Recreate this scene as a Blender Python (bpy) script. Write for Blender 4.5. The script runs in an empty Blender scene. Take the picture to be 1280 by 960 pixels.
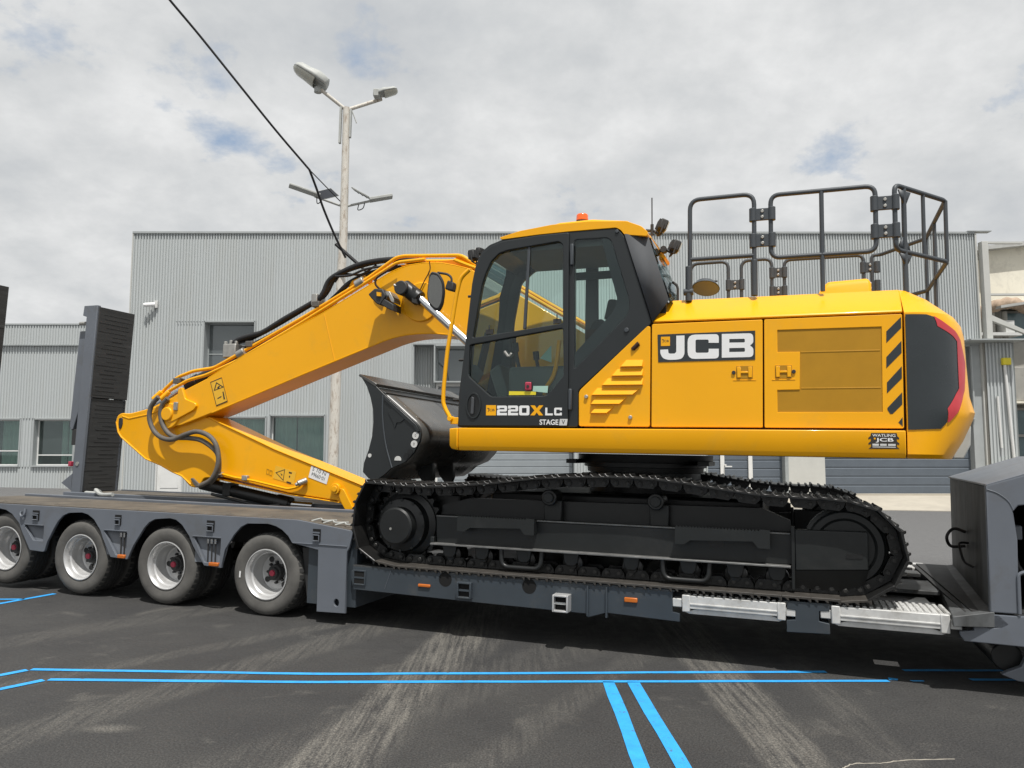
import bpy, bmesh, math, random
from mathutils import Vector, Matrix
from mathutils.geometry import delaunay_2d_cdt
random.seed(7)
R = math.radians
C = bpy.context.scene.collection
SC = bpy.context.scene

# ------------------------------------------------------------------ camera
cam_d = bpy.data.cameras.new('camera'); cam = bpy.data.objects.new('camera', cam_d); C.objects.link(cam)
cam_d.sensor_width = 36.0; cam_d.lens = 36.0 * 960 / 1280; cam_d.clip_end = 3000; cam_d.clip_start = 0.05
ROLL = 1.105
fw = Vector((0, math.cos(R(5.06)), math.sin(R(5.06)))); r0 = Vector((1, 0, 0)); u0 = r0.cross(fw)
rt = r0 * math.cos(R(ROLL)) + u0 * math.sin(R(ROLL)); up = -r0 * math.sin(R(ROLL)) + u0 * math.cos(R(ROLL))
cam.matrix_world = Matrix(((rt.x, up.x, -fw.x, 0), (rt.y, up.y, -fw.y, 0), (rt.z, up.z, -fw.z, 1.6), (0, 0, 0, 1)))
SC.camera = cam
SC.view_settings.view_transform = 'Standard'; SC.view_settings.look = 'None'
SC.view_settings.exposure = 0.12; SC.view_settings.gamma = 1.0
SC.cycles.max_bounces = 8; SC.cycles.transparent_max_bounces = 16

# ------------------------------------------------------------------ sun and sky
SUN = Vector((0.10, -0.42, 1.0)).normalized()
sl = bpy.data.lights.new('sun', 'SUN'); sl.energy = 4.2; sl.angle = R(0.6); sl.color = (1.0, 0.97, 0.925)
so = bpy.data.objects.new('sun', sl); C.objects.link(so); so.location = (0, 0, 40)
so.rotation_euler = SUN.to_track_quat('Z', 'Y').to_euler()
W = bpy.data.worlds.new('World'); SC.world = W; W.use_nodes = True
nt = W.node_tree; N = nt.nodes; L = nt.links
bg = N['Background']; bg.inputs['Strength'].default_value = 0.10
sky = N.new('ShaderNodeTexSky'); sky.sky_type = 'NISHITA'; sky.sun_disc = False
sky.sun_elevation = math.asin(SUN.z); sky.sun_rotation = math.atan2(SUN.x, SUN.y)
sky.air_density = 1.2; sky.dust_density = 2.5
def math_n(tree, op, a=None, b=None, c=None, clamp=False):
    n = tree.nodes.new('ShaderNodeMath'); n.operation = op; n.use_clamp = clamp
    for i, x in enumerate((a, b, c)):
        if x is None: continue
        if isinstance(x, (int, float)): n.inputs[i].default_value = x
        else: tree.links.new(x, n.inputs[i])
    return n.outputs[0]
geo = N.new('ShaderNodeTexCoord'); sep = N.new('ShaderNodeSeparateXYZ'); L.new(geo.outputs['Generated'], sep.inputs[0])
den = math_n(nt, 'ADD', math_n(nt, 'MAXIMUM', sep.outputs[2], 0.0), 0.38)
cx = math_n(nt, 'DIVIDE', sep.outputs[0], den); cy = math_n(nt, 'DIVIDE', sep.outputs[1], den)
cmb = N.new('ShaderNodeCombineXYZ'); L.new(cx, cmb.inputs[0]); L.new(cy, cmb.inputs[1]); cmb.inputs[2].default_value = 3.4
def noise(tree, vec, scale, detail=6, rough=0.55, dist=0.0):
    n = tree.nodes.new('ShaderNodeTexNoise'); n.inputs['Scale'].default_value = scale; n.inputs['Detail'].default_value = detail
    n.inputs['Roughness'].default_value = rough; n.inputs['Distortion'].default_value = dist
    if vec is not None: tree.links.new(vec, n.inputs['Vector'])
    return n.outputs[0]
def ramp(tree, fac, stops):
    n = tree.nodes.new('ShaderNodeValToRGB'); e = n.color_ramp.elements
    while len(e) < len(stops): e.new(0.5)
    for k, (p, c) in enumerate(stops):
        e[k].position = p; e[k].color = c if len(c) == 4 else (*c, 1)
    tree.links.new(fac, n.inputs[0]); return n.outputs[0]
n1 = noise(nt, cmb.outputs[0], 2.7, 10, 0.58, 0.15)
n2 = noise(nt, cmb.outputs[0], 6.4, 9, 0.60, 0.1)
n3 = noise(nt, cmb.outputs[0], 2.9, 6, 0.55, 0.1)
cov = math_n(nt, 'ADD', math_n(nt, 'MULTIPLY', n1, 0.65), math_n(nt, 'MULTIPLY', n2, 0.35))
cover = ramp(nt, cov, [(0.325, (0, 0, 0)), (0.42, (1, 1, 1))])
shade = math_n(nt, 'ADD', math_n(nt, 'MULTIPLY', n2, 0.5), math_n(nt, 'MULTIPLY', n3, 0.5))
ccol = ramp(nt, shade, [(0.36, (5.2, 5.4, 5.6)), (0.46, (5.9, 6.05, 6.15)), (0.54, (6.6, 6.7, 6.75)), (0.66, (7.8, 7.85, 7.85))])
mixs = N.new('ShaderNodeMix'); mixs.data_type = 'RGBA'
sk_b = N.new('ShaderNodeMix'); sk_b.data_type = 'RGBA'; sk_b.inputs[0].default_value = 0.62
L.new(sky.outputs[0], sk_b.inputs[6]); sk_b.inputs[7].default_value = (3.9, 4.9, 6.4, 1)
L.new(cover, mixs.inputs[0]); L.new(sk_b.outputs[2], mixs.inputs[6]); L.new(ccol, mixs.inputs[7])
L.new(mixs.outputs[2], bg.inputs['Color'])

# ------------------------------------------------------------------ materials
def mat(name, col, rough=0.5, metal=0.0, var=0.12, vscale=3.0, bump=0.0, bscale=60.0, coat=0.0, dirt=None, dscale=1.5, dlo=0.5, dhi=0.75, spec=None, stretch=None, emit=None):
    m = bpy.data.materials.new(name); m.use_nodes = True; t = m.node_tree; b = t.nodes['Principled BSDF']
    tc = t.nodes.new('ShaderNodeTexCoord'); vec = tc.outputs['Object']
    if stretch:
        mp = t.nodes.new('ShaderNodeMapping'); mp.inputs['Scale'].default_value = stretch; t.links.new(vec, mp.inputs['Vector']); vec = mp.outputs[0]
    c0 = tuple(max(0, x * (1 - var)) for x in col); c1 = tuple(min(1, x * (1 + var)) for x in col)
    out = ramp(t, noise(t, vec, vscale, 6, 0.6), [(0.3, c0), (0.7, c1)])
    if dirt:
        mx = t.nodes.new('ShaderNodeMix'); mx.data_type = 'RGBA'
        f = ramp(t, noise(t, vec, dscale, 9, 0.68, 0.4), [(dlo, (0, 0, 0)), (dhi, (1, 1, 1))])
        t.links.new(f, mx.inputs[0]); t.links.new(out, mx.inputs[6]); mx.inputs[7].default_value = (*dirt, 1); out = mx.outputs[2]
    t.links.new(out, b.inputs['Base Color'])
    b.inputs['Roughness'].default_value = rough; b.inputs['Metallic'].default_value = metal
    if coat: b.inputs['Coat Weight'].default_value = coat; b.inputs['Coat Roughness'].default_value = 0.08
    if spec is not None: b.inputs['Specular IOR Level'].default_value = spec
    if bump:
        bp = t.nodes.new('ShaderNodeBump'); bp.inputs['Strength'].default_value = bump; bp.inputs['Distance'].default_value = 0.01
        t.links.new(noise(t, vec, bscale, 4, 0.6), bp.inputs['Height']); t.links.new(bp.outputs[0], b.inputs['Normal'])
    # uneven gloss
    rr = t.nodes.new('ShaderNodeMapRange'); rr.inputs['To Min'].default_value = max(0.03, rough - 0.08); rr.inputs['To Max'].default_value = min(1, rough + 0.12)
    t.links.new(noise(t, vec, vscale * 2.3, 5, 0.6), rr.inputs['Value']); t.links.new(rr.outputs[0], b.inputs['Roughness'])
    return m
def glass(name, tint, dark=None, fac=0.0, rough=0.02, base=0.04, gcol=(0.95, 1, 1)):
    m = bpy.data.materials.new(name); m.use_nodes = True; t = m.node_tree
    for n in list(t.nodes):
        if n.type != 'OUTPUT_MATERIAL': t.nodes.remove(n)
    o = [n for n in t.nodes if n.type == 'OUTPUT_MATERIAL'][0]
    tr = t.nodes.new('ShaderNodeBsdfTransparent'); tr.inputs[0].default_value = (*tint, 1)
    gl = t.nodes.new('ShaderNodeBsdfGlossy'); gl.inputs['Roughness'].default_value = rough; gl.inputs[0].default_value = (*gcol, 1)
    lw = t.nodes.new('ShaderNodeFresnel'); lw.inputs[0].default_value = 1.5
    body = tr.outputs[0]
    if dark:
        df = t.nodes.new('ShaderNodeBsdfDiffuse'); df.inputs[0].default_value = (*dark, 1)
        mm = t.nodes.new('ShaderNodeMixShader'); mm.inputs[0].default_value = fac
        t.links.new(body, mm.inputs[1]); t.links.new(df.outputs[0], mm.inputs[2]); body = mm.outputs[0]
    mx = t.nodes.new('ShaderNodeMixShader'); t.links.new(math_n(t, 'ADD', lw.outputs[0], base, clamp=True), mx.inputs[0])
    t.links.new(body, mx.inputs[1]); t.links.new(gl.outputs[0], mx.inputs[2]); t.links.new(mx.outputs[0], o.inputs[0])
    return m
M = {}
M['yellow'] = mat('yellow_paint', (0.90, 0.415, 0.002), 0.38, var=0.03, coat=0.18, vscale=1.2, spec=0.3, dirt=(0.72, 0.37, 0.03), dscale=2.2, dlo=0.55, dhi=0.9, bump=0.02, bscale=9)
M['yellow_grille'] = mat('yellow_mesh', (0.44, 0.222, 0.012), 0.5, var=0.06, vscale=5, spec=0.3)
M['black_paint'] = mat('black_paint', (0.014, 0.0175, 0.019), 0.42, var=0.12, coat=0.03)
M['grey_plastic'] = mat('grey_plastic', (0.066, 0.070, 0.076), 0.8, var=0.1)
M['satin_black'] = mat('satin_black', (0.009, 0.010, 0.010), 0.38, var=0.2, vscale=4)
M['track_black'] = mat('track_black', (0.009, 0.0095, 0.0095), 0.30, var=0.3, vscale=7, bump=0.15, bscale=40, dirt=(0.045, 0.04, 0.034), dscale=6, dlo=0.60, dhi=0.85)
M['shoe_black'] = mat('shoe_black', (0.012, 0.012, 0.0115), 0.34, var=0.3, vscale=7, bump=0.2, bscale=50, dirt=(0.055, 0.049, 0.041), dscale=6, dlo=0.55, dhi=0.85)
M['shoe_dusty'] = mat('shoe_dusty', (0.045, 0.040, 0.034), 0.6, var=0.3, vscale=7, bump=0.2, bscale=50, dirt=(0.02, 0.019, 0.017), dscale=5, dlo=0.5, dhi=0.75)
M['pin_steel'] = mat('pin_steel', (0.045, 0.044, 0.042), 0.35, 0.3, var=0.4, vscale=15)
M['worn_glint'] = mat('worn_glint', (0.13, 0.127, 0.12), 0.36, 0.5, var=0.4, vscale=12)
M['edge_highlight'] = mat('edge_highlight', (0.16, 0.16, 0.155), 0.45, 0.3, var=0.3, vscale=9)  # bright edges of the track frame, highlight painted as a lighter colour
M['frame_black'] = mat('frame_black', (0.0095, 0.0112, 0.0112), 0.42, var=0.15, vscale=3, dirt=(0.03, 0.03, 0.029), dscale=2, dlo=0.55, dhi=0.85)
M['rubber'] = mat('rubber', (0.014, 0.014, 0.015), 0.55, var=0.2, vscale=8)
M['hose_grey'] = mat('hose_grey', (0.11, 0.10, 0.088), 0.6, var=0.15, vscale=20)
M['chrome'] = mat('chrome', (0.62, 0.63, 0.64), 0.16, 1.0, var=0.05)
M['zinc'] = mat('zinc', (0.42, 0.41, 0.38), 0.42, 0.7, var=0.15, vscale=20)
M['rail_grey'] = mat('rail_grey', (0.05, 0.058, 0.066), 0.5, var=0.1)
M['trailer_grey'] = mat('trailer_grey', (0.128, 0.142, 0.165), 0.42, var=0.08, vscale=2.2, dirt=(0.10, 0.098, 0.09), dscale=2.6, dlo=0.54, dhi=0.85, coat=0.08)
M['trailer_bed'] = mat('trailer_bed_grey', (0.040, 0.050, 0.060), 0.42, var=0.12, vscale=2.2, dirt=(0.085, 0.082, 0.075), dscale=3, dlo=0.55, dhi=0.85)
M['trailer_worn'] = mat('trailer_worn', (0.10, 0.105, 0.108), 0.55, var=0.15, vscale=3, dirt=(0.022, 0.022, 0.021), dscale=2.2, dlo=0.38, dhi=0.62, stretch=(1, 1, 0.45))
M['deck'] = mat('deck_dusty', (0.115, 0.098, 0.076), 0.85, var=0.3, vscale=2.5, bump=0.5, bscale=30, dirt=(0.055, 0.05, 0.044), dscale=3, dlo=0.45, dhi=0.7)
M['ramp_tread'] = mat('ramp_tread', (0.032, 0.032, 0.031), 0.75, var=0.25, vscale=3, dirt=(0.11, 0.11, 0.11), dscale=2.5, dlo=0.6, dhi=0.85, stretch=(1, .6, 8))
M['alu'] = mat('galvanised', (0.58, 0.58, 0.565), 0.5, 0.15, var=0.16, vscale=9, bump=0.1, bscale=25, dirt=(0.30, 0.29, 0.26), dscale=4, dlo=0.5, dhi=0.8)
M['tyre'] = mat('tyre', (0.108, 0.104, 0.096), 0.85, var=0.16, vscale=5, bump=0.1, bscale=90, dirt=(0.062, 0.060, 0.056), dscale=3, dlo=0.45, dhi=0.75)
M['tread'] = mat('tyre_tread', (0.035, 0.035, 0.034), 0.85, var=0.2, vscale=8)
M['rim'] = mat('rim_silver', (0.52, 0.52, 0.515), 0.36, 0.4, var=0.08, vscale=6, dirt=(0.28, 0.27, 0.25), dscale=7, dlo=0.58, dhi=0.85)
M['hub_dark'] = mat('hub_dark', (0.03, 0.03, 0.03), 0.6)
M['red'] = mat('red_cap', (0.40, 0.035, 0.07), 0.5)
M['orange'] = mat('orange_lens', (0.50, 0.13, 0.015), 0.3, coat=0.2)
M['hole'] = mat('hole_black', (0.004, 0.004, 0.004), 0.9)
M['beacon'] = mat('beacon_orange', (0.85, 0.14, 0.015), 0.22, coat=0.5)
M['orange_red'] = mat('red_stripe', (0.50, 0.04, 0.05), 0.4)
M['cw_black'] = mat('counterweight_black', (0.026, 0.032, 0.035), 0.24, var=0.1)
M['white'] = mat('white_print', (0.80, 0.80, 0.79), 0.5, var=0.03)
M['white_dull'] = mat('white_dull', (0.6, 0.6, 0.58), 0.6, var=0.08, vscale=20)
M['print_black'] = mat('print_black', (0.03, 0.025, 0.02), 0.5)
M['decal_yellow'] = mat('decal_yellow', (0.82, 0.46, 0.03), 0.45, var=0.03)
M['gap'] = mat('gap_dark', (0.035, 0.012, 0.004), 0.8)
M['pale_label'] = mat('pale_label', (0.36, 0.55, 0.47), 0.5)
M['bright_yellow'] = mat('bright_yellow', (0.75, 0.62, 0.03), 0.5)
M['seat'] = mat('seat_fabric', (0.03, 0.032, 0.034), 0.9)
M['cab_grey'] = mat('cab_interior', (0.12, 0.14, 0.135), 0.7)
M['headliner'] = mat('headliner', (0.16, 0.17, 0.17), 0.9)
M['mirror'] = mat('mirror_glass', (0.75, 0.78, 0.78), 0.03, 1.0, var=0.01)
M['cabglass'] = glass('cab_glass', (0.92, 0.985, 0.965), base=0.0, gcol=(0.62, 0.66, 0.68))
M['bucket'] = mat('bucket_black', (0.016, 0.019, 0.020), 0.36, var=0.12, vscale=4)
M['bucket_shell'] = mat('bucket_shell', (0.066, 0.065, 0.061), 0.27, var=0.25, vscale=2.0, dirt=(0.10, 0.085, 0.065), dscale=2.2, dlo=0.5, dhi=0.8)
M['cladding'] = mat('cladding', (0.465, 0.49, 0.49), 0.5, 0.05, var=0.05, vscale=0.35, dirt=(0.44, 0.455, 0.44), dscale=1.6, dlo=0.5, dhi=0.8, stretch=(1, 1, 0.12))
M['cladding_smooth'] = mat('cladding_smooth', (0.50, 0.50, 0.47), 0.5, var=0.05)
M['trim'] = mat('cladding_trim', (0.35, 0.37, 0.37), 0.5, var=0.06)
M['frame_white'] = mat('frame_white', (0.68, 0.68, 0.66), 0.5, var=0.05)
M['frame_grey'] = mat('frame_grey', (0.30, 0.32, 0.32), 0.5)
M['shutter'] = mat('shutter_light', (0.30, 0.33, 0.35), 0.45, 0.2, var=0.06)
M['shutter_dark'] = mat('shutter_dark', (0.105, 0.125, 0.15), 0.5, 0.1, var=0.06)
M['winglass'] = glass('window_glass', (0.78, 0.88, 0.85), dark=(0.14, 0.17, 0.17), fac=0.14, base=0.03)
M['winglass_dark'] = glass('window_glass_dark', (0.4, 0.45, 0.46), dark=(0.11, 0.125, 0.13), fac=0.7, base=0.06)
M['curtain'] = mat('curtain', (0.66, 0.74, 0.69), 0.9, var=0.1)
M['interior'] = mat('interior_dark', (0.10, 0.10, 0.10), 0.9)
M['beige'] = mat('beige_render', (0.78, 0.74, 0.62), 0.85, var=0.08, vscale=0.8, dirt=(0.42, 0.39, 0.33), dscale=0.8, dlo=0.5, dhi=0.8)
M['old_grey'] = mat('old_grey', (0.33, 0.32, 0.29), 0.85, var=0.12, vscale=1.2, dirt=(0.2, 0.19, 0.17), dscale=1.2, dlo=0.5, dhi=0.8)
M['roofing'] = mat('roofing', (0.42, 0.42, 0.40), 0.8, var=0.12)
M['insul'] = mat('insulation', (0.40, 0.30, 0.22), 0.95, var=0.25, vscale=6, bump=0.8, bscale=9)
M['teal_glass'] = mat('teal_glass', (0.10, 0.15, 0.16), 0.15, var=0.2, vscale=2)
M['pole'] = mat('pole_paint', (0.62, 0.59, 0.53), 0.75, var=0.10, vscale=4, dirt=(0.27, 0.20, 0.14), dscale=4.0, dlo=0.50, dhi=0.70, stretch=(3, 3, 0.9))
M['lamp_grey'] = mat('lamp_grey', (0.40, 0.41, 0.39), 0.55, var=0.12, vscale=6)
M['lamp_glass'] = mat('lamp_glass', (0.50, 0.50, 0.44), 0.2, var=0.08)
M['solar'] = mat('solar_cell', (0.05, 0.055, 0.065), 0.2)
M['cable'] = mat('cable_black', (0.012, 0.012, 0.013), 0.55)
M['concrete'] = mat('concrete', (0.42, 0.385, 0.32), 0.9, var=0.1, vscale=1.0, bump=0.2, bscale=12, dirt=(0.33, 0.3, 0.26), dscale=0.7, dlo=0.5, dhi=0.8)
M['blue'] = mat('blue_tape', (0.030, 0.335, 0.75), 0.65, var=0.14, vscale=9, dirt=(0.07, 0.13, 0.19), dscale=22, dlo=0.58, dhi=0.70)

def asphalt():
    m = bpy.data.materials.new('asphalt'); m.use_nodes = True; t = m.node_tree; b = t.nodes['Principled BSDF']
    tc = t.nodes.new('ShaderNodeTexCoord'); vec = tc.outputs['Object']; sp = t.nodes.new('ShaderNodeSeparateXYZ'); t.links.new(vec, sp.inputs[0])
    X, Y = sp.outputs[0], sp.outputs[1]
    base = ramp(t, noise(t, vec, 0.9, 8, 0.62, 0.3), [(0.28, (0.026, 0.026, 0.027)), (0.72, (0.047, 0.046, 0.044))])
    fine = noise(t, vec, 85, 3, 0.85)
    mid = noise(t, vec, 7, 7, 0.68)
    def line(x0, y0, x1, y1, w0, w1, soft):
        dx, dy = x1 - x0, y1 - y0; ln = math.hypot(dx, dy); nx, ny = -dy / ln, dx / ln
        wob = math_n(t, 'MULTIPLY', math_n(t, 'SUBTRACT', noise(t, vec, 1.3, 2, 0.5), 0.5), 0.10)
        d = math_n(t, 'ABSOLUTE', math_n(t, 'ADD', math_n(t, 'ADD', math_n(t, 'MULTIPLY', X, nx), math_n(t, 'MULTIPLY', Y, ny)), math_n(t, 'ADD', wob, -(x0 * nx + y0 * ny))))
        mr = t.nodes.new('ShaderNodeMapRange'); mr.interpolation_type = 'SMOOTHSTEP'
        mr.inputs['From Min'].default_value = w0; mr.inputs['From Max'].default_value = w0 + soft; mr.inputs['To Min'].default_value = 1; mr.inputs['To Max'].default_value = 0
        t.links.new(d, mr.inputs['Value'])
        s = t.nodes.new('ShaderNodeMapRange'); al = math_n(t, 'ADD', math_n(t, 'ADD', math_n(t, 'MULTIPLY', X, dx / ln), math_n(t, 'MULTIPLY', Y, dy / ln)), -(x0 * dx + y0 * dy) / ln)
        return math_n(t, 'MULTIPLY', mr.outputs[0], w1 * 0.78)
    # dry dusty wheel tracks left by earlier trucks
    streak = noise(t, None, 1.0)
    acc = None
    for a in [(-0.40, 6.9, -1.05, 3.2, .17, .95, .10), (-0.10, 6.9, -0.62, 4.6, .05, .40, .12), (1.40, 6.2, 1.42, 3.0, .035, .75, .05), (1.62, 6.2, 1.50, 3.0, .13, .95, .09),
              (-1.55, 6.4, -3.2, 3.4, .10, .45, .16), (-2.1, 6.6, -4.2, 4.2, .05, .35, .10), (0.3, 6.2, -1.7, 3.4, .16, .26, .22), (-0.95, 4.4, -1.3, 3.2, .03, .7, .05), (2.3, 6.4, 1.95, 3.0, .05, .3, .12),
              (0.9, 6.0, -0.6, 3.2, .05, .30, .12), (-3.2, 7.4, -5.5, 4.5, .09, .3, .2)]:
        q = line(*a); acc = q if acc is None else math_n(t, 'MAXIMUM', acc, q)
    grit = noise(t, vec, 38, 6, 0.75); blot = noise(t, vec, 3.2, 7, 0.68, 0.4)
    mp = t.nodes.new('ShaderNodeMapping'); mp.inputs['Rotation'].default_value = (0, 0, R(-8)); mp.inputs['Scale'].default_value = (13, 0.6, 1); t.links.new(vec, mp.inputs['Vector'])
    lane = noise(t, mp.outputs[0], 2.2, 7, 0.7)
    brk = ramp(t, math_n(t, 'ADD', math_n(t, 'MULTIPLY', lane, 0.50), math_n(t, 'ADD', math_n(t, 'MULTIPLY', grit, 0.34), math_n(t, 'MULTIPLY', blot, 0.16))), [(0.43, (0.0, 0.0, 0.0)), (0.57, (1, 1, 1))])
    dust = math_n(t, 'MULTIPLY', acc, brk)
    patch = ramp(t, noise(t, vec, 1.7, 9, 0.7, 0.6), [(0.57, (0, 0, 0)), (0.78, (0.55, 0.55, 0.55))])
    dust = math_n(t, 'MAXIMUM', dust, patch)
    # pale scuff
    dd = math_n(t, 'POWER', math_n(t, 'ADD', math_n(t, 'POWER', math_n(t, 'DIVIDE', math_n(t, 'ADD', X, 2.25), 0.17), 2.0), math_n(t, 'POWER', math_n(t, 'DIVIDE', math_n(t, 'ADD', Y, -4.5), 0.07), 2.0)), 0.5)
    sc = t.nodes.new('ShaderNodeMapRange'); sc.inputs['From Min'].default_value = 0.2; sc.inputs['From Max'].default_value = 1.2; sc.inputs['To Min'].default_value = 1.0; sc.inputs['To Max'].default_value = 0; t.links.new(dd, sc.inputs['Value'])
    dust = math_n(t, 'MAXIMUM', dust, math_n(t, 'MULTIPLY', sc.outputs[0], mid))
    far = t.nodes.new('ShaderNodeMapRange'); far.inputs['From Min'].default_value = 9; far.inputs['From Max'].default_value = 13; t.links.new(Y, far.inputs['Value'])
    mx = t.nodes.new('ShaderNodeMix'); mx.data_type = 'RGBA'; t.links.new(dust, mx.inputs[0]); t.links.new(base, mx.inputs[6]); mx.inputs[7].default_value = (0.165, 0.156, 0.138, 1)
    m2 = t.nodes.new('ShaderNodeMix'); m2.data_type = 'RGBA'; t.links.new(far.outputs[0], m2.inputs[0]); t.links.new(mx.outputs[2], m2.inputs[6]); m2.inputs[7].default_value = (0.115, 0.115, 0.116, 1)
    m3 = t.nodes.new('ShaderNodeMix'); m3.data_type = 'RGBA'; m3.blend_type = 'MULTIPLY'; m3.inputs[0].default_value = 1.0
    t.links.new(m2.outputs[2], m3.inputs[6]); t.links.new(ramp(t, fine, [(0.32, (0.25, 0.25, 0.25)), (0.5, (0.95, 0.95, 0.95)), (0.68, (2.1, 2.06, 1.98))]), m3.inputs[7])
    t.links.new(m3.outputs[2], b.inputs['Base Color'])
    rr = ramp(t, mid, [(0.3, (0.62, 0.62, 0.62)), (0.7, (0.92, 0.92, 0.92))]); t.links.new(rr, b.inputs['Roughness'])
    bp = t.nodes.new('ShaderNodeBump'); bp.inputs['Strength'].default_value = 0.55; bp.inputs['Distance'].default_value = 0.006
    t.links.new(math_n(t, 'ADD', fine, math_n(t, 'MULTIPLY', mid, 0.8)), bp.inputs['Height']); t.links.new(bp.outputs[0], b.inputs['Normal'])
    return m
M['asphalt'] = asphalt()

# ------------------------------------------------------------------ mesh helpers
def tag(o, label=None, cat=None, group=None, kind=None):
    if label: o['label'] = label
    if cat: o['category'] = cat
    if group: o['group'] = group
    if kind: o['kind'] = kind
    return o
def empty(name, loc, rz=0.0, parent=None):
    o = bpy.data.objects.new(name, None); C.objects.link(o); o.location = loc; o.rotation_euler = (0, 0, rz); o.empty_display_size = 0.2
    if parent: o.parent = parent
    return o
def rnd(pts, r, n=4):
    out = []; k = len(pts)
    for i in range(k):
        p = Vector(pts[i]).to_2d() if len(pts[i]) == 2 else Vector(pts[i]); a = Vector(pts[i - 1]); b = Vector(pts[(i + 1) % k])
        rr = r[i] if isinstance(r, (list, tuple)) else r
        da = (a - p); db = (b - p); la, lb = da.length, db.length
        if rr <= 0 or la < 1e-6 or lb < 1e-6: out.append(tuple(p)); continue
        q = min(rr, la * 0.45, lb * 0.45); A = p + da * (q / la); B = p + db * (q / lb)
        for j in range(n + 1):
            s = j / n; out.append(tuple(A * (1 - s) ** 2 + p * 2 * s * (1 - s) + B * s * s))
    return out
def rnd_open(pts, r, n=5):
    pts = [Vector(p) for p in pts]; out = [pts[0]]
    for i in range(1, len(pts) - 1):
        p = pts[i]; da = pts[i - 1] - p; db = pts[i + 1] - p; q = min(r, da.length * .45, db.length * .45)
        A = p + da.normalized() * q; B = p + db.normalized() * q
        for j in range(n + 1):
            s = j / n; out.append(A * (1 - s) ** 2 + p * 2 * s * (1 - s) + B * s * s)
    out.append(pts[-1]); return out
def smooth_path(pts, n=6):
    P = [Vector(p) for p in pts]; out = []
    for i in range(len(P) - 1):
        a = P[i - 1] if i else P[0] * 2 - P[1]; b, c = P[i], P[i + 1]; d = P[i + 2] if i + 2 < len(P) else P[-1] * 2 - P[-2]
        for j in range(n):
            t = j / n
            out.append(0.5 * ((2 * b) + (c - a) * t + (2 * a - 5 * b + 4 * c - d) * t * t + (3 * b - a - 3 * c + d) * t ** 3))
    out.append(P[-1]); return out
def uvz(pts, v): return [(p[0], v, p[1]) for p in pts]

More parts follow.
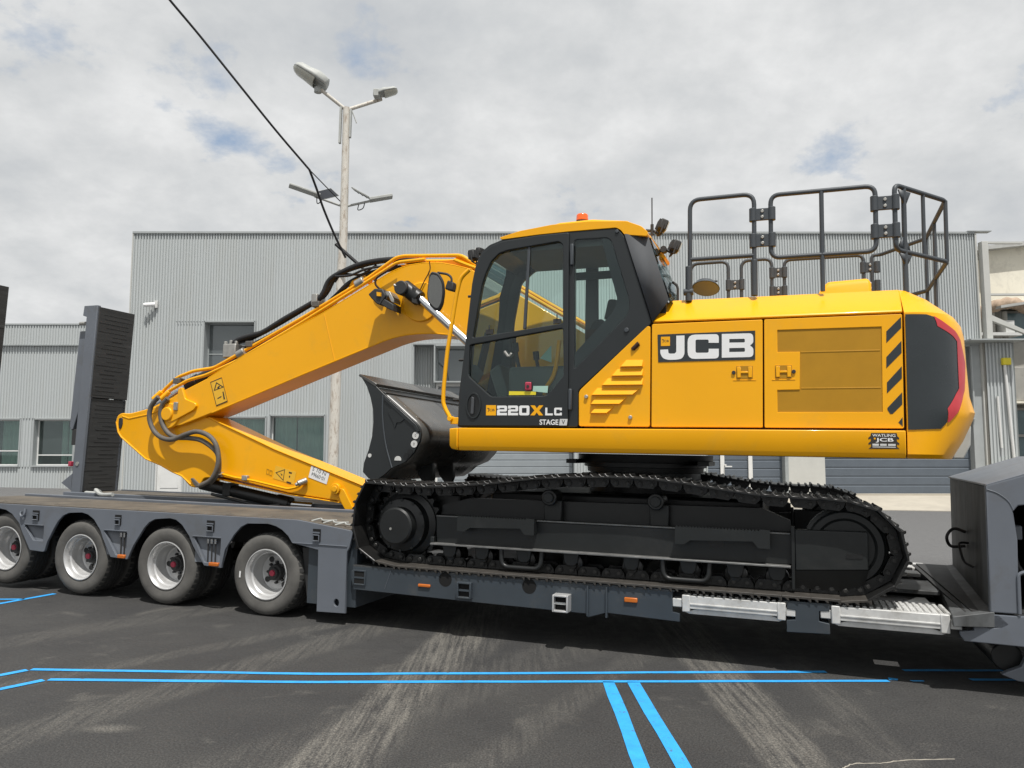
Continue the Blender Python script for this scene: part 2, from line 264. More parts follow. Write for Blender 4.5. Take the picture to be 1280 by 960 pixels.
class MB:
    def __init__(s): s.v = []; s.f = []
    def add(s, v, f):
        k = len(s.v); s.v += [tuple(p) for p in v]; s.f += [tuple(i + k for i in q) for q in f]; return s
    def box(s, x0, x1, y0, y1, z0, z1):
        return s.add([(x0, y0, z0), (x1, y0, z0), (x1, y1, z0), (x0, y1, z0), (x0, y0, z1), (x1, y0, z1), (x1, y1, z1), (x0, y1, z1)],
                     [(0, 3, 2, 1), (4, 5, 6, 7), (0, 1, 5, 4), (1, 2, 6, 5), (2, 3, 7, 6), (3, 0, 4, 7)])
    def prism(s, pts, v0, v1):          # outline in (u, z), extruded across v
        n = len(pts); return s.add([(p[0], v0, p[1]) for p in pts] + [(p[0], v1, p[1]) for p in pts],
            [tuple(range(n)), tuple(range(2 * n - 1, n - 1, -1))] + [(i, (i + 1) % n, n + (i + 1) % n, n + i) for i in range(n)])
    def prism_z(s, pts, z0, z1):
        n = len(pts); return s.add([(p[0], p[1], z0) for p in pts] + [(p[0], p[1], z1) for p in pts],
            [tuple(range(n - 1, -1, -1)), tuple(range(n, 2 * n))] + [(i, (i + 1) % n, n + (i + 1) % n, n + i) for i in range(n)])
    def sheet(s, rows, close=False):
        m = len(rows[0]); f = []
        for i in range(len(rows) - 1):
            for j in range(m - 1 + (1 if close else 0)):
                f.append((i * m + j, i * m + (j + 1) % m, (i + 1) * m + (j + 1) % m, (i + 1) * m + j))
        return s.add([p for r in rows for p in r], f)
    def tube(s, pts, r, n=10, cap=True, closed=False):
        P = [Vector(p) for p in pts]; Q = [P[0]]
        for p in P[1:]:
            if (p - Q[-1]).length > 1e-5: Q.append(p)
        P = Q; m = len(P); rows = []; ref = None
        for i in range(m):
            if closed: d = P[(i + 1) % m] - P[i - 1]
            else: d = (P[min(i + 1, m - 1)] - P[max(i - 1, 0)])
            d.normalize()
            if ref is None:
                ref = d.orthogonal().normalized()
            ref = (ref - d * ref.dot(d)); ref.normalize(); b = d.cross(ref)
            rr = r[i] if isinstance(r, (list, tuple)) and len(r) == m else (r if not isinstance(r, (list, tuple)) else r[0])
            rows.append([P[i] + (ref * math.cos(2 * math.pi * k / n) + b * math.sin(2 * math.pi * k / n)) * rr for k in range(n)])
        if closed: rows.append(rows[0])
        k0 = len(s.v); s.sheet(rows, close=True)
        if cap and not closed:
            s.f.append(tuple(k0 + j for j in range(n))); s.f.append(tuple(k0 + (m - 1) * n + j for j in range(n - 1, -1, -1)))
        return s
    def cyl(s, p0, p1, r, r1=None, n=20):
        p0, p1 = Vector(p0), Vector(p1); d = (p1 - p0).normalized(); a = d.orthogonal().normalized(); b = d.cross(a); r1 = r if r1 is None else r1
        ring = lambda p, q: [p + (a * math.cos(2 * math.pi * k / n) + b * math.sin(2 * math.pi * k / n)) * q for k in range(n)]
        return s.add(ring(p0, r) + ring(p1, r1), [tuple(range(n - 1, -1, -1)), tuple(range(n, 2 * n))] + [(k, (k + 1) % n, n + (k + 1) % n, n + k) for k in range(n)])
    def lathe(s, prof, u, z, n=36):     # (radius, v) profile about an axis along v
        rows = [[(u + r * math.cos(2 * math.pi * k / n), v, z + r * math.sin(2 * math.pi * k / n)) for k in range(n)] for r, v in prof]
        return s.sheet(rows, close=True)
    def build(s, name, m, parent=None, shift=(0, 0, 0), bevel=0.0, seg=2, smooth=38, normals=True):
        me = bpy.data.meshes.new(name); sh = Vector(shift)
        me.from_pydata([tuple(Vector(p) - sh) for p in s.v], [], s.f)
        if normals:
            bm = bmesh.new(); bm.from_mesh(me); bmesh.ops.recalc_face_normals(bm, faces=bm.faces); bm.to_mesh(me); bm.free()
        me.materials.append(m)
        me.polygons.foreach_set('use_smooth', [True] * len(me.polygons)); me.set_sharp_from_angle(angle=R(smooth))
        o = bpy.data.objects.new(name, me); C.objects.link(o)
        if parent: o.parent = parent
        if bevel:
            b = o.modifiers.new('bevel', 'BEVEL'); b.width = bevel; b.segments = seg; b.limit_method = 'ANGLE'; b.angle_limit = R(40)
        return o
def inst(o, parent=None, loc=None, rot=None, name=None):
    c = o.copy(); C.objects.link(c)
    if parent: c.parent = parent
    if loc is not None: c.location = loc
    if rot is not None: c.rotation_euler = rot
    return c
def poly_mesh(outline, holes, depth, bevel=0.0):
    cu = bpy.data.curves.new('outline', 'CURVE'); cu.dimensions = '2D'; cu.fill_mode = 'BOTH'; cu.extrude = depth / 2
    if bevel: cu.bevel_depth = bevel; cu.offset = -bevel; cu.extrude = max(0.0005, depth / 2 - bevel); cu.bevel_resolution = 1
    for ring in [outline] + list(holes):
        sp = cu.splines.new('POLY'); sp.points.add(len(ring) - 1); sp.use_cyclic_u = True
        for p, q in zip(sp.points, ring): p.co = (q[0], q[1], 0, 1)
    ob = bpy.data.objects.new('outline', cu); me = bpy.data.meshes.new_from_object(ob)
    bpy.data.objects.remove(ob); bpy.data.curves.remove(cu); return me
def place_mesh(me, name, m, parent, v, shift, smooth=38):
    sh = Vector(shift)
    for q in me.vertices: q.co = Vector((q.co.x, v - q.co.z, q.co.y)) - sh
    me.materials.clear(); me.materials.append(m); me.name = name
    me.polygons.foreach_set('use_smooth', [True] * len(me.polygons)); me.set_sharp_from_angle(angle=R(smooth))
    o = bpy.data.objects.new(name, me); C.objects.link(o)
    if parent: o.parent = parent
    return o
def plate(name, outline, holes, v0, v1, m, parent, shift, bevel=0.004):
    return place_mesh(poly_mesh(outline, holes, v1 - v0, bevel), name, m, parent, (v0 + v1) / 2, shift)
def text(name, body, u0_, z0_, u1_, z1_, v, m, parent, shift, bold=0.0, rot=0.0):
    cu = bpy.data.curves.new(name, 'FONT'); cu.body = body; cu.size = 1; cu.offset = bold; cu.extrude = 0.0
    ob = bpy.data.objects.new(name, cu); me = bpy.data.meshes.new_from_object(ob); bpy.data.objects.remove(ob); bpy.data.curves.remove(cu)
    xs = [q.co.x for q in me.vertices]; ys = [q.co.y for q in me.vertices]; cxm, cym = (u0_ + u1_) / 2, (z0_ + z1_) / 2
    for q in me.vertices:
        x = ((q.co.x - min(xs)) / (max(xs) - min(xs)) - .5) * (u1_ - u0_); y = ((q.co.y - min(ys)) / (max(ys) - min(ys)) - .5) * (z1_ - z0_)
        q.co = (cxm + x * math.cos(rot) - y * math.sin(rot), cym + x * math.sin(rot) + y * math.cos(rot), 0)
    return place_mesh(me, name, m, parent, v, shift)
def flat_poly(name, pts, v, m, parent, shift):      # thin printed sheet lying on a panel
    return place_mesh(poly_mesh(pts, [], 0.0012), name, m, parent, v, shift)
def glyph(ch, x, z, w, h):
    t, a = .25, .27
    G = {'2': [[(0, 1), (.88, 1), (1, .9), (1, .48), (.9, .39), (a, .39), (a, t), (1, t), (1, 0), (0, 0), (0, .52), (.1, .61), (1 - a, .61), (1 - a, .76), (a, .76), (a, .68), (0, .68)]],
         '0': [rnd([(0, 0), (1, 0), (1, 1), (0, 1)], .18), rnd([(a, t), (1 - a, t), (1 - a, 1 - t), (a, 1 - t)], .06)],
         'X': [[(0, 0), (.33, 0), (.5, .3), (.67, 0), (1, 0), (.68, .5), (1, 1), (.67, 1), (.5, .7), (.33, 1), (0, 1), (.32, .5)]],
         'L': [[(0, 0), (1, 0), (1, t), (a, t), (a, 1), (0, 1)]],
         'C': [[(.12, 0), (1, 0), (1, .36), (1 - a, .36), (1 - a, t), (a, t), (a, 1 - t), (1 - a, 1 - t), (1 - a, .64), (1, .64), (1, 1), (.12, 1), (0, .88), (0, .12)]]}
    return [[(x + p[0] * w, z + p[1] * h) for p in ring] for ring in G[ch]]
exec_parts = []

# ------------------------------------------------------------------ ground
def yz(u, v):      # trailer axes -> yard
    c, s = math.cos(R(20)), math.sin(R(20)); return (-2.274 + u * c + v * s, 7.414 - u * s + v * c)
ROT = R(-20)
def root(name, base):
    x, y = yz(base[0], base[1]); return empty(name, (x, y, base[2]), ROT)

b = MB(); b.sheet([[(x, y, 0) for x in (-400, -60, -20, -8, 0, 8, 20, 60, 400)] for y in (-40, 0, 3, 6, 9, 14, 25, 60, 700)])
ground = b.build('ground', M['asphalt'], normals=False); tag(ground, 'dark dusty asphalt yard with pale tyre tracks', kind='structure')
def tape(pts, w):
    b = MB(); P = [Vector((*p, 0)) for p in pts]; rows = []
    for i, p in enumerate(P):
        d = (P[min(i + 1, len(P) - 1)] - P[max(i - 1, 0)]).normalized(); n = Vector((-d.y, d.x, 0))
        ww = w * random.uniform(.92, 1.06) / 2
        rows.append([p + n * ww + Vector((0, 0, .004)), p - n * ww + Vector((0, 0, .004))])
    b.sheet(rows); return b.build('painted_line', M['blue'], ground, normals=False)
def seg(a, c, n=9, j=.004):
    return [(a[0] + (c[0] - a[0]) * i / n + random.uniform(-j, j), a[1] + (c[1] - a[1]) * i / n + random.uniform(-j, j)) for i in range(n + 1)]
tape(seg((-3.36, 5.60), (-1.32, 5.62), 6) + seg((-1.0, 5.645), (2.40, 5.93), 10), .05)
tape(seg((-3.10, 5.37), (-1.3, 5.425), 6) + seg((-1.0, 5.45), (2.77, 5.72), 10), .05)
tape(seg((-3.38, 5.58), (-3.95, 4.85), 4), .055); tape(seg((-3.13, 5.36), (-3.75, 4.50), 4), .06)
tape(seg((0.72, 5.57), (0.70, 3.6), 6), .085); tape(seg((0.89, 5.57), (0.93, 3.6), 6), .085)
tape(seg((3.02, 6.01), (4.6, 6.10), 6), .05); tape(seg((3.40, 5.79), (4.6, 5.86), 5), .05)
tape(seg((-4.83, 8.36), (-5.35, 7.0), 5), .06); tape(seg((-4.95, 8.04), (-5.9, 7.93), 4), .05)
b = MB(); w = .0
P = [(2.80, 5.80), (2.86, 5.77), (2.84, 5.74), (2.78, 5.745)]; b.prism_z(P, .003, .0055); b.build('tape_scrap', M['blue'], ground)
b = MB(); b.prism_z([(2.93, 5.74), (3.02, 5.745), (3.03, 5.73), (2.95, 5.725)], .003, .0055); b.build('tape_scrap', M['blue'], ground)
b = MB(); q_ = smooth_path([(1.75, 4.14), (1.84, 4.20), (1.98, 4.215), (2.15, 4.26), (2.42, 4.29)], 7); b.tube([(p.x, p.y + random.uniform(-.006, .006), .0005) for p in q_], [random.uniform(.0012, .003) for _ in q_], 5); b.build('chalk_scratch', M['concrete'], ground)

# ------------------------------------------------------------------ warehouse and its neighbours (their floors are level, the yard falls away to the right)
BD = 27.0; BZ = 1.6 - 1.458
def broot(name, x, d=BD, z=0.0):
    th = R(ROLL); X, Z = x, z - 1.458
    o = empty(name, (X * math.cos(th) - Z * math.sin(th), d, 1.6 + X * math.sin(th) + Z * math.cos(th))); o.rotation_euler = (0, -th, 0); return o
def ribbed(name, x0, x1, z0, z1, y, parent, sx, m='cladding', pitch=.098, depth=.045):
    n = max(1, round((x1 - x0) / pitch)); p = (x1 - x0) / n; xs = []
    for i in range(n):
        a = x0 + i * p; xs += [(a, 0), (a + p * .36, 0), (a + p * .48, depth), (a + p * .88, depth)]
    xs.append((x1, 0)); b = MB(); b.sheet([[(x, y + d, z0) for x, d in xs], [(x, y + d, z1) for x, d in xs]])
    return b.build(name, M[m], parent, (sx, BD if y < 28.4 and parent is not None and parent.name.startswith('ware') else BD, 0), normals=False, smooth=10)
def ribbed_h(name, x0, x1, z0, z1, y, parent, shift, m, pitch=.25, depth=.02):
    n = max(1, round((z1 - z0) / pitch)); p = (z1 - z0) / n; zs = []
    for i in range(n):
        a = z0 + i * p; zs += [(a, 0), (a + p * .8, 0), (a + p * .86, depth), (a + p * .94, depth)]
    zs.append((z1, 0)); b = MB(); b.sheet([[(x0, y + d, z) for z, d in zs], [(x1, y + d, z) for z, d in zs]])
    return b.build(name, M[m], parent, shift, normals=False, smooth=10)
WH = broot('warehouse', 0.0); tag(WH, 'large light grey warehouse with vertical ribbed metal cladding behind the digger', 'building')
WS = (0, BD, 0)
TOP = 9.27
def wall(x0, x1, z0, z1): ribbed('wall_cladding', x0, x1, z0, z1, BD, WH, 0)
for x0, x1, zs in [(-13.52, -12.40, [(0, TOP)]), (-12.40, -11.47, [(2.1, TOP)]), (-11.47, -10.86, [(0, TOP)]), (-10.86, -9.985, [(0, 4.2), (6.05, TOP)]),
                   (-9.985, -9.10, [(0, .9), (2.66, 4.2), (6.05, TOP)]), (-9.10, -8.62, [(0, .9), (2.66, TOP)]), (-8.62, -8.44, [(0, TOP)]), (-8.44, -6.55, [(0, .76), (2.72, TOP)]),
                   (-6.55, -3.46, [(0, TOP)]), (-3.46, 2.26, [(5.29, TOP)]), (2.26, 6.86, [(0, TOP)]), (6.86, 9.66, [(3.9, TOP)]), (9.66, 11.0, [(5.29, TOP)]), (11.0, 16.5, [(5.29, TOP)]), (16.5, 16.66, [(5.29, TOP)])]:
    for z0, z1 in zs: wall(x0, x1, z0, z1)
b = MB(); b.box(-13.55, 16.66, BD - .04, BD + .25, TOP, TOP + .07); b.build('roof_trim', M['trim'], WH, WS)
b = MB(); b.box(-13.56, -13.52, BD - .03, BD + 18, 0, TOP); b.box(16.66, 16.72, BD - .03, BD + 18, 0, TOP); b.box(-13.52, 16.66, BD + 17.9, BD + 18, 0, TOP); b.build('side_wall', M['cladding_smooth'], WH, WS)
b = MB(); b.box(-13.5, 16.64, BD + .26, BD + 17.8, TOP - .25, TOP - .1); b.build('roof', M['roofing'], WH, WS)
b = MB(); b.box(-13.5, 16.64, BD + 1.4, BD + 1.5, 0, TOP - .3); b.build('inner_wall', M['interior'], WH, WS)
b = MB(); b.box(-13.52, 16.66, BD - .05, BD + .3, -.8, -.002); b.build('plinth', M['concrete'], WH, WS)
b = MB(); b.box(-11.9, -9.2, BD - .012, BD - .002, 6.075, 6.09); b.build('flashing', M['trim'], WH, WS)
def window(x0, x1, z0, z1, deep, parent, shift, gl='winglass', curtains=None, bars=0, fr='frame_white', hbars=()):
    y = shift[1]
    b = MB(); t = .04
    b.box(x0 - .02, x1 + .02, y - .03, y + deep, z1, z1 + .05); b.box(x0 - .02, x1 + .02, y - .06, y + deep, z0 - .05, z0); b.box(x0 - .05, x0, y - .03, y + deep, z0 - .05, z1 + .05); b.box(x1, x1 + .05, y - .03, y + deep, z0 - .05, z1 + .05)
    f = b.build('window', M['trim'], parent, shift)
    b = MB(); yy = y + deep - .07
    b.box(x0, x1, yy, yy + .06, z0, z0 + t); b.box(x0, x1, yy, yy + .06, z1 - t, z1); b.box(x0, x0 + t, yy, yy + .06, z0 + t, z1 - t); b.box(x1 - t, x1, yy, yy + .06, z0 + t, z1 - t)
    for i in range(bars):
        xx = x0 + (x1 - x0) * (i + 1) / (bars + 1); b.box(xx - t / 2, xx + t / 2, yy + .005, yy + .055, z0 + t, z1 - t)
    for z in hbars: b.box(x0 + t, x1 - t, yy + .008, yy + .052, z - t / 2, z + t / 2)
    b.build('window_frame', M[fr], f)
    b = MB(); b.box(x0 + .01, x1 - .01, yy + .025, yy + .035, z0 + .01, z1 - .01); b.build('pane', M[gl], f)
    for o in f.children: o.location = (0, 0, 0); o.data.transform(Matrix.Translation(-Vector(shift)))
    if curtains:
        for (a, c) in curtains:
            n = max(4, int((c - a) / .05)); b = MB()
            b.sheet([[(a + (c - a) * i / n, yy + .10 + .03 * math.sin(i * 1.9), z) for i in range(n + 1)] for z in (z0, z1)])
            q = b.build('curtain', M['curtain'], f, shift, normals=False)
    return f
window(-10.86, -9.10, 4.2, 6.05, .42, WH, WS, 'winglass_dark', hbars=(4.95,), fr='frame_grey')
window(-9.985, -8.62, .9, 2.66, .3, WH, WS, curtains=[(-9.9, -8.7)])
window(-8.44, -6.55, .76, 2.72, .3, WH, WS, curtains=[(-8.35, -7.6), (-7.55, -6.6)])
b = MB(); b.box(-12.36, -11.51, BD + .06, BD + .10, .06, 2.06); d = b.build('door', M['frame_white'], WH, WS)
b = MB(); b.box(-12.40, -12.36, BD - .02, BD + .2, 0, 2.1); b.box(-11.51, -11.47, BD - .02, BD + .2, 0, 2.1); b.box(-12.36, -11.51, BD - .02, BD + .2, 2.06, 2.1); b.build('door_frame', M['white_dull'], d, (0, 0, 0)).data.transform(Matrix.Translation(-Vector(WS)))
b = MB(); b.box(-12.25, -11.62, BD + .045, BD + .06, .2, .95); b.box(-12.25, -11.62, BD + .045, BD + .06, 1.1, 1.95); b.build('door_panel', M['frame_white'], d, WS, bevel=.01)
# the wide recessed entrance in the middle
ribbed('recess_wall', -3.42, -2.67, 0, 5.25, BD + .55, WH, 0)
b = MB(); b.box(-3.46, -3.42, BD, BD + .6, 0, 5.25); b.box(2.22, 2.26, BD, BD + .6, 0, 5.25); b.box(-3.46, 2.26, BD - .03, BD + .6, 5.25, 5.31); b.build('recess_trim', M['trim'], WH, WS)
f = window(-2.67, 2.2, 3.95, 5.2, .62, WH, WS, 'winglass_dark', bars=3, fr='frame_grey')
ribbed_h('roller_shutter', -2.6, 2.2, 0, 3.8, BD + .5, WH, WS, 'shutter', .24)
b = MB(); b.box(-2.67, 2.2, BD + .4, BD + .5, 3.80, 3.90); b.box(-2.67, -2.60, BD + .4, BD + .5, 0, 3.80); b.build('shutter_frame', M['frame_white'], WH, WS)
# the two dark doors on the right
ribbed_h('roller_shutter', 6.9, 9.6, 0, 3.86, BD + .3, WH, WS, 'shutter_dark', .3)
for x in (7.47, 8.46):
    b = MB(); b.box(x - .07, x + .07, BD + .22, BD + .29, 0, 3.86); b.build('door_post', M['frame_white'], WH, WS)
b = MB(); b.cyl((7.56, BD + .22, 1.0), (7.56, BD + .12, 1.0), .03, n=8); b.box(7.54, 7.78, BD + .12, BD + .15, .93, .97); b.build('door_handle', M['frame_white'], WH, WS)
b = MB(); b.box(6.86, 6.9, BD, BD + .35, 0, 3.9); b.box(9.6, 9.72, BD - .01, BD + .35, 0, 3.9); b.box(6.86, 9.66, BD - .02, BD + .35, 3.86, 3.93); b.build('recess_trim', M['frame_grey'], WH, WS)
b = MB(); b.box(9.72, 11.0, BD, BD + .3, 0, 5.29); b.build('pillar', M['cladding_smooth'], WH, WS)
ribbed_h('roller_shutter', 11.03, 16.3, 0, 2.5, BD + .32, WH, WS, 'shutter_dark', .3)
window(11.05, 16.3, 2.65, 5.2, .35, WH, WS, 'winglass_dark', bars=5, hbars=(3.5,))
b = MB(); b.box(16.3, 16.66, BD + .05, BD + .4, 0, 5.25); b.box(11.0, 16.66, BD - .02, BD + .4, 5.24, 5.31); b.build('recess_trim', M['trim'], WH, WS)
# cctv camera under the eaves on the left
cc = broot('security_camera', -12.6, BD, 6.55); tag(cc, 'small white security camera fixed high on the left end of the ribbed wall', 'camera')
b = MB(); b.box(-.06, .06, -.08, -.001, .0, .26); b.build('mount', M['white_dull'], cc, bevel=.01)
b = MB(); b.cyl((-.02, -.09, .12), (-.32, -.22, .08), .075, n=14); b.cyl((-.32, -.22, .08), (-.36, -.24, .075), .06, n=14); b.build('camera_body', M['white'], cc, bevel=.01)
# low annex to the left
AX = broot('annex_building', -17.0, BD + .6); tag(AX, 'low light grey ribbed annex with two windows at the far left edge', 'building'); AS = (-17.0, BD + .6, 0); AY = BD + .6
def awall(x0, x1, z0, z1, y=AY, m='cladding'):
    n = max(1, round((x1 - x0) / .10)); p = (x1 - x0) / n; xs = []
    for i in range(n):
        a = x0 + i * p; xs += [(a, 0), (a + p * .4, 0), (a + p * .5, .03), (a + p * .9, .03)]
    xs.append((x1, 0)); b = MB(); b.sheet([[(x, y + d, z0) for x, d in xs], [(x, y + d, z1) for x, d in xs]]); b.build('wall_cladding', M[m], AX, AS, normals=False, smooth=10)
awall(-24, -13.6, 5.32, 6.04, AY - .08); awall(-24, -13.6, 2.66, 5.30); awall(-24, -13.6, 0, .93); awall(-17.56, -17.13, .93, 2.66); awall(-15.62, -13.6, .93, 2.66); awall(-24, -20.6, .93, 2.66)
b = MB(); b.box(-24, -13.6, AY - .1, AY + .1, 6.04, 6.09); b.build('roof_trim', M['trim'], AX, AS)
b = MB(); b.box(-24, -13.6, AY - .09, AY + .01, 5.285, 5.315); b.build('drip_edge', M['frame_grey'], AX, AS)
b = MB(); b.box(-24, -13.6, AY + .2, AY + 10, 5.85, 5.95); b.build('roof', M['roofing'], AX, AS)
b = MB(); b.box(-24, -13.6, AY + 1.4, AY + 1.5, 0, 5.8); b.build('inner_wall', M['interior'], AX, AS)
b = MB(); b.box(-24, -13.58, AY - .06, AY, -.5, 0.0); b.build('plinth', M['concrete'], AX, AS)
def awin(x0, x1, cur, hb=()):
    f = window(x0, x1, .98, 2.62, .3, AX, (0, AY, 0), curtains=cur, hbars=hb)
    for o in [f] + list(f.children):
        if o is f: o.data.transform(Matrix.Translation((17.0, 0, 0)))
    for o in f.children: o.data.transform(Matrix.Translation((17.0, 0, 0)))
awin(-17.08, -15.66, [(-16.0, -15.7), (-16.25, -16.05)], (1.35,)); awin(-20.55, -17.60, [(-18.4, -17.65)], (1.5,))
# older beige block on the right
OD = BD + 3.0
OB = broot('factory_block', 21.0, OD); tag(OB, 'older beige factory block with pipes and ducts at the right edge', 'building'); OS = (21.0, OD, 0)
def part(name, mb, m, parent, shift, **k): return mb.build(name, M[m], parent, shift, **k)
b = MB(); b.prism([(19.35, 7.35), (19.35, 9.72), (26, 10.35), (26, 7.35)], OD + .6, OD + 9); part('upper_wall', b, 'beige', OB, OS)
b = MB(); b.prism([(18.55, 9.50), (26, 10.32), (26, 10.5), (18.55, 9.66)], OD + .2, OD + 9.2); part('roof', b, 'roofing', OB, OS)
b = MB(); b.box(18.65, 19.33, OD + .9, OD + 8, 5.3, 9.3); part('stair_wall', b, 'beige', OB, OS)
b = MB(); b.box(18.72, 19.2, OD + .86, OD + .9, 6.1, 7.0); part('window', b, 'teal_glass', OB, OS)
b = MB(); b.prism([(19.1, 7.05), (26, 8.1), (26, 8.2), (19.1, 7.15)], OD - .5, OD + .6); part('canopy', b, 'roofing', OB, OS)
b = MB(); b.box(18.95, 26, OD + .5, OD + 6, -.3, 7.1); part('lower_wall', b, 'old_grey', OB, OS)
b = MB(); b.box(19.9, 20.9, OD + .44, OD + .5, 5.9, 7.0); part('window', b, 'teal_glass', OB, OS)
b = MB(); b.box(19.45, 26, OD - .4, OD + .5, 3.42, 4.75); part('balcony', b, 'old_grey', OB, OS, bevel=.03)
b = MB(); b.box(19.0, 26, OD - .5, OD + .5, 3.33, 3.41); part('balcony_slab', b, 'beige', OB, OS)
b = MB(); b.box(19.6, 26, OD + .40, OD + .47, 0.2, 3.2); g = part('glazing', b, 'teal_glass', OB, OS)
b = MB()
for z in (1.0, 2.1, 3.15): b.box(19.6, 26, OD + .33, OD + .40, z - .05, z + .05)
for x in (19.6, 20.6, 21.6): b.box(x - .05, x + .05, OD + .33, OD + .39, .2, 3.2)
b.build('glazing_bar', M['old_grey'], g, OS)
for nm, pts, r in [('drain_pipe', [(19.15, OD + .2, 7.2), (19.15, OD + .2, 5.2), (19.35, OD + .2, 4.9), (19.35, OD + .2, 4.3), (19.05, OD + .2, 3.9), (19.05, OD + .2, 3.5)], .12), ('drain_pipe', [(19.6, OD + .1, 7.0), (19.6, OD + .1, 4.8)], .10), ('drain_pipe', [(19.3, OD + .1, 3.2), (19.3, OD + .1, 2.5), (19.05, OD + .1, 2.2), (19.05, OD + .1, 0)], .10)]:
    b = MB(); b.tube(rnd_open(pts, .2), r, 12); part(nm, b, 'old_grey', OB, OS)
b = MB(); b.tube(smooth_path([(18.7, OD + .5, 6.95), (19.3, OD - .05, 7.25), (19.9, OD - .1, 7.3), (20.5, OD + .1, 7.1)]), [.2 + .05 * math.sin(i * .9) ** 2 for i in range(19)], 14); part('duct_wrap', b, 'insul', OB, OS)
b = MB(); b.box(18.35, 20.0, OD - .3, OD + .4, 6.0, 6.12); b.box(19.4, 19.75, OD - .25, OD + .3, 6.12, 6.6); part('ledge', b, 'white_dull', OB, OS)
# slim steel bracket, awning and ribbed pier where the warehouse ends
PR = broot('steel_bracket', 17.0, BD - .1); tag(PR, 'tall pale steel bracket with two arms beside the right corner of the warehouse', 'bracket'); PS = (17.0, BD - .1, 0)
b = MB(); b.box(16.80, 17.02, BD - .2, BD + .05, 5.36, 8.95); part('post', b, 'cladding_smooth', PR, PS, bevel=.01)
b = MB(); b.box(17.02, 18.3, BD - .14, BD - .02, 8.88, 8.95); part('arm', b, 'cladding_smooth', PR, PS); b = MB(); b.box(17.02, 18.3, BD - .14, BD - .02, 7.0, 7.07); part('arm', b, 'cladding_smooth', PR, PS)
b = MB(); b.prism([(17.02, 6.3), (18.2, 5.75), (18.2, 5.62), (17.02, 6.1)], BD - .15, BD); part('brace', b, 'cladding_smooth', PR, PS)
b = MB(); b.box(15.9, 17.8, BD - .75, BD - .0, 5.31, 5.36); part('awning', b, 'trim', WH, WS)
b = MB(); b.box(16.4, 17.25, BD - .08, BD + .2, 9.34, 9.37); part('eaves_strip', b, 'trim', WH, WS)
PI = broot('cladding_pier', 17.0, BD + .1); tag(PI, 'narrow ribbed grey pier with white pipes right of the dark garage doors', 'pier'); IS = (17.0, BD + .1, 0)
n = 8; xs = []
for i in range(n): a = 16.74 + i * .125; xs += [(a, 0), (a + .05, 0), (a + .065, .05), (a + .11, .05)]
xs.append((17.74, 0)); b = MB(); b.sheet([[(x, BD - .15 + d, z) for x, d in xs] for z in (-.4, 5.3)]); b.build('cladding', M['cladding'], PI, IS, normals=False, smooth=10)
b = MB(); b.box(16.72, 17.76, BD - .09, BD + 2.5, -.4, 5.28); part('core', b, 'old_grey', PI, IS)
b = MB(); b.tube([(17.35, BD - .22, 4.5), (17.55, BD - .22, 0)], .05, 10); part('pipe', b, 'frame_white', PI, IS)
b = MB(); b.tube([(17.05, BD - .2, 3.4), (17.1, BD - .2, 1.6)], .04, 10); part('pipe', b, 'frame_white', PI, IS)
b = MB(); b.box(17.25, 17.55, BD - .3, BD - .16, 4.5, 4.75); part('valve', b, 'bright_yellow', PI, IS, bevel=.03)
b = MB(); b.box(16.9, 17.0, BD - .17, BD - .155, 5.3, 5.301); b.tube(rnd_open([(16.75, BD - .4, .62), (16.75, BD - .4, .85), (17.3, BD - .4, .85), (17.3, BD - .4, .62)], .2), .05, 8); part('conduit_bend', b, 'lamp_grey', PI, IS)
# concrete apron in front of the garage doors (wedge from the yard up to the floor level)
b = MB(); b.add([(6.0, 24.1, -.3), (18.5, 24.55, -.3), (18.5, 27.3, -.3), (6.0, 27.3, -.3), (6.0, 24.1, .012), (12, 24.3, .02), (18.5, 24.55, .03), (18.5, 27.3, .475), (6.0, 27.3, .262)],
      [(4, 5, 6, 7, 8), (0, 1, 6, 5, 4), (1, 2, 7, 6), (2, 3, 8, 7), (3, 0, 4, 8)])
ap = b.build('pavement', M['concrete']); tag(ap, 'pale concrete apron in front of the dark garage doors', kind='structure')

# ------------------------------------------------------------------ street lamp
LP = empty('street_lamp', (-4.14, 18, 0)); tag(LP, 'weathered white lamp post with two lamp heads and two solar floodlights', 'street lamp'); LS = (-4.14, 18, 0)
b = MB(); b.tube([(-4.135, 18, 0), (-4.145, 18, 3.9), (-4.10, 18, 6.6), (-4.145, 18, 9.85)], [.125, .12, .10, .085], 16); part('pole', b, 'pole', LP, LS)
b = MB(); b.box(-4.30, -4.25, 17.93, 18.03, 8.95, 9.85); b.box(-4.05, -4.01, 17.93, 18.03, 9.1, 9.8); b.tube([(-4.0, 17.95, 9.75), (-3.88, 17.95, 9.45)], .015, 6); part('junction_plate', b, 'lamp_grey', LP, LS)
b = MB(); b.tube([(-4.16, 18, 9.8), (-4.75, 17.85, 10.22)], .045, 10); part('arm', b, 'pole', LP, LS)
b = MB(); b.tube([(-4.12, 18, 9.8), (-3.36, 18.3, 10.23)], .045, 10); part('arm', b, 'pole', LP, LS)
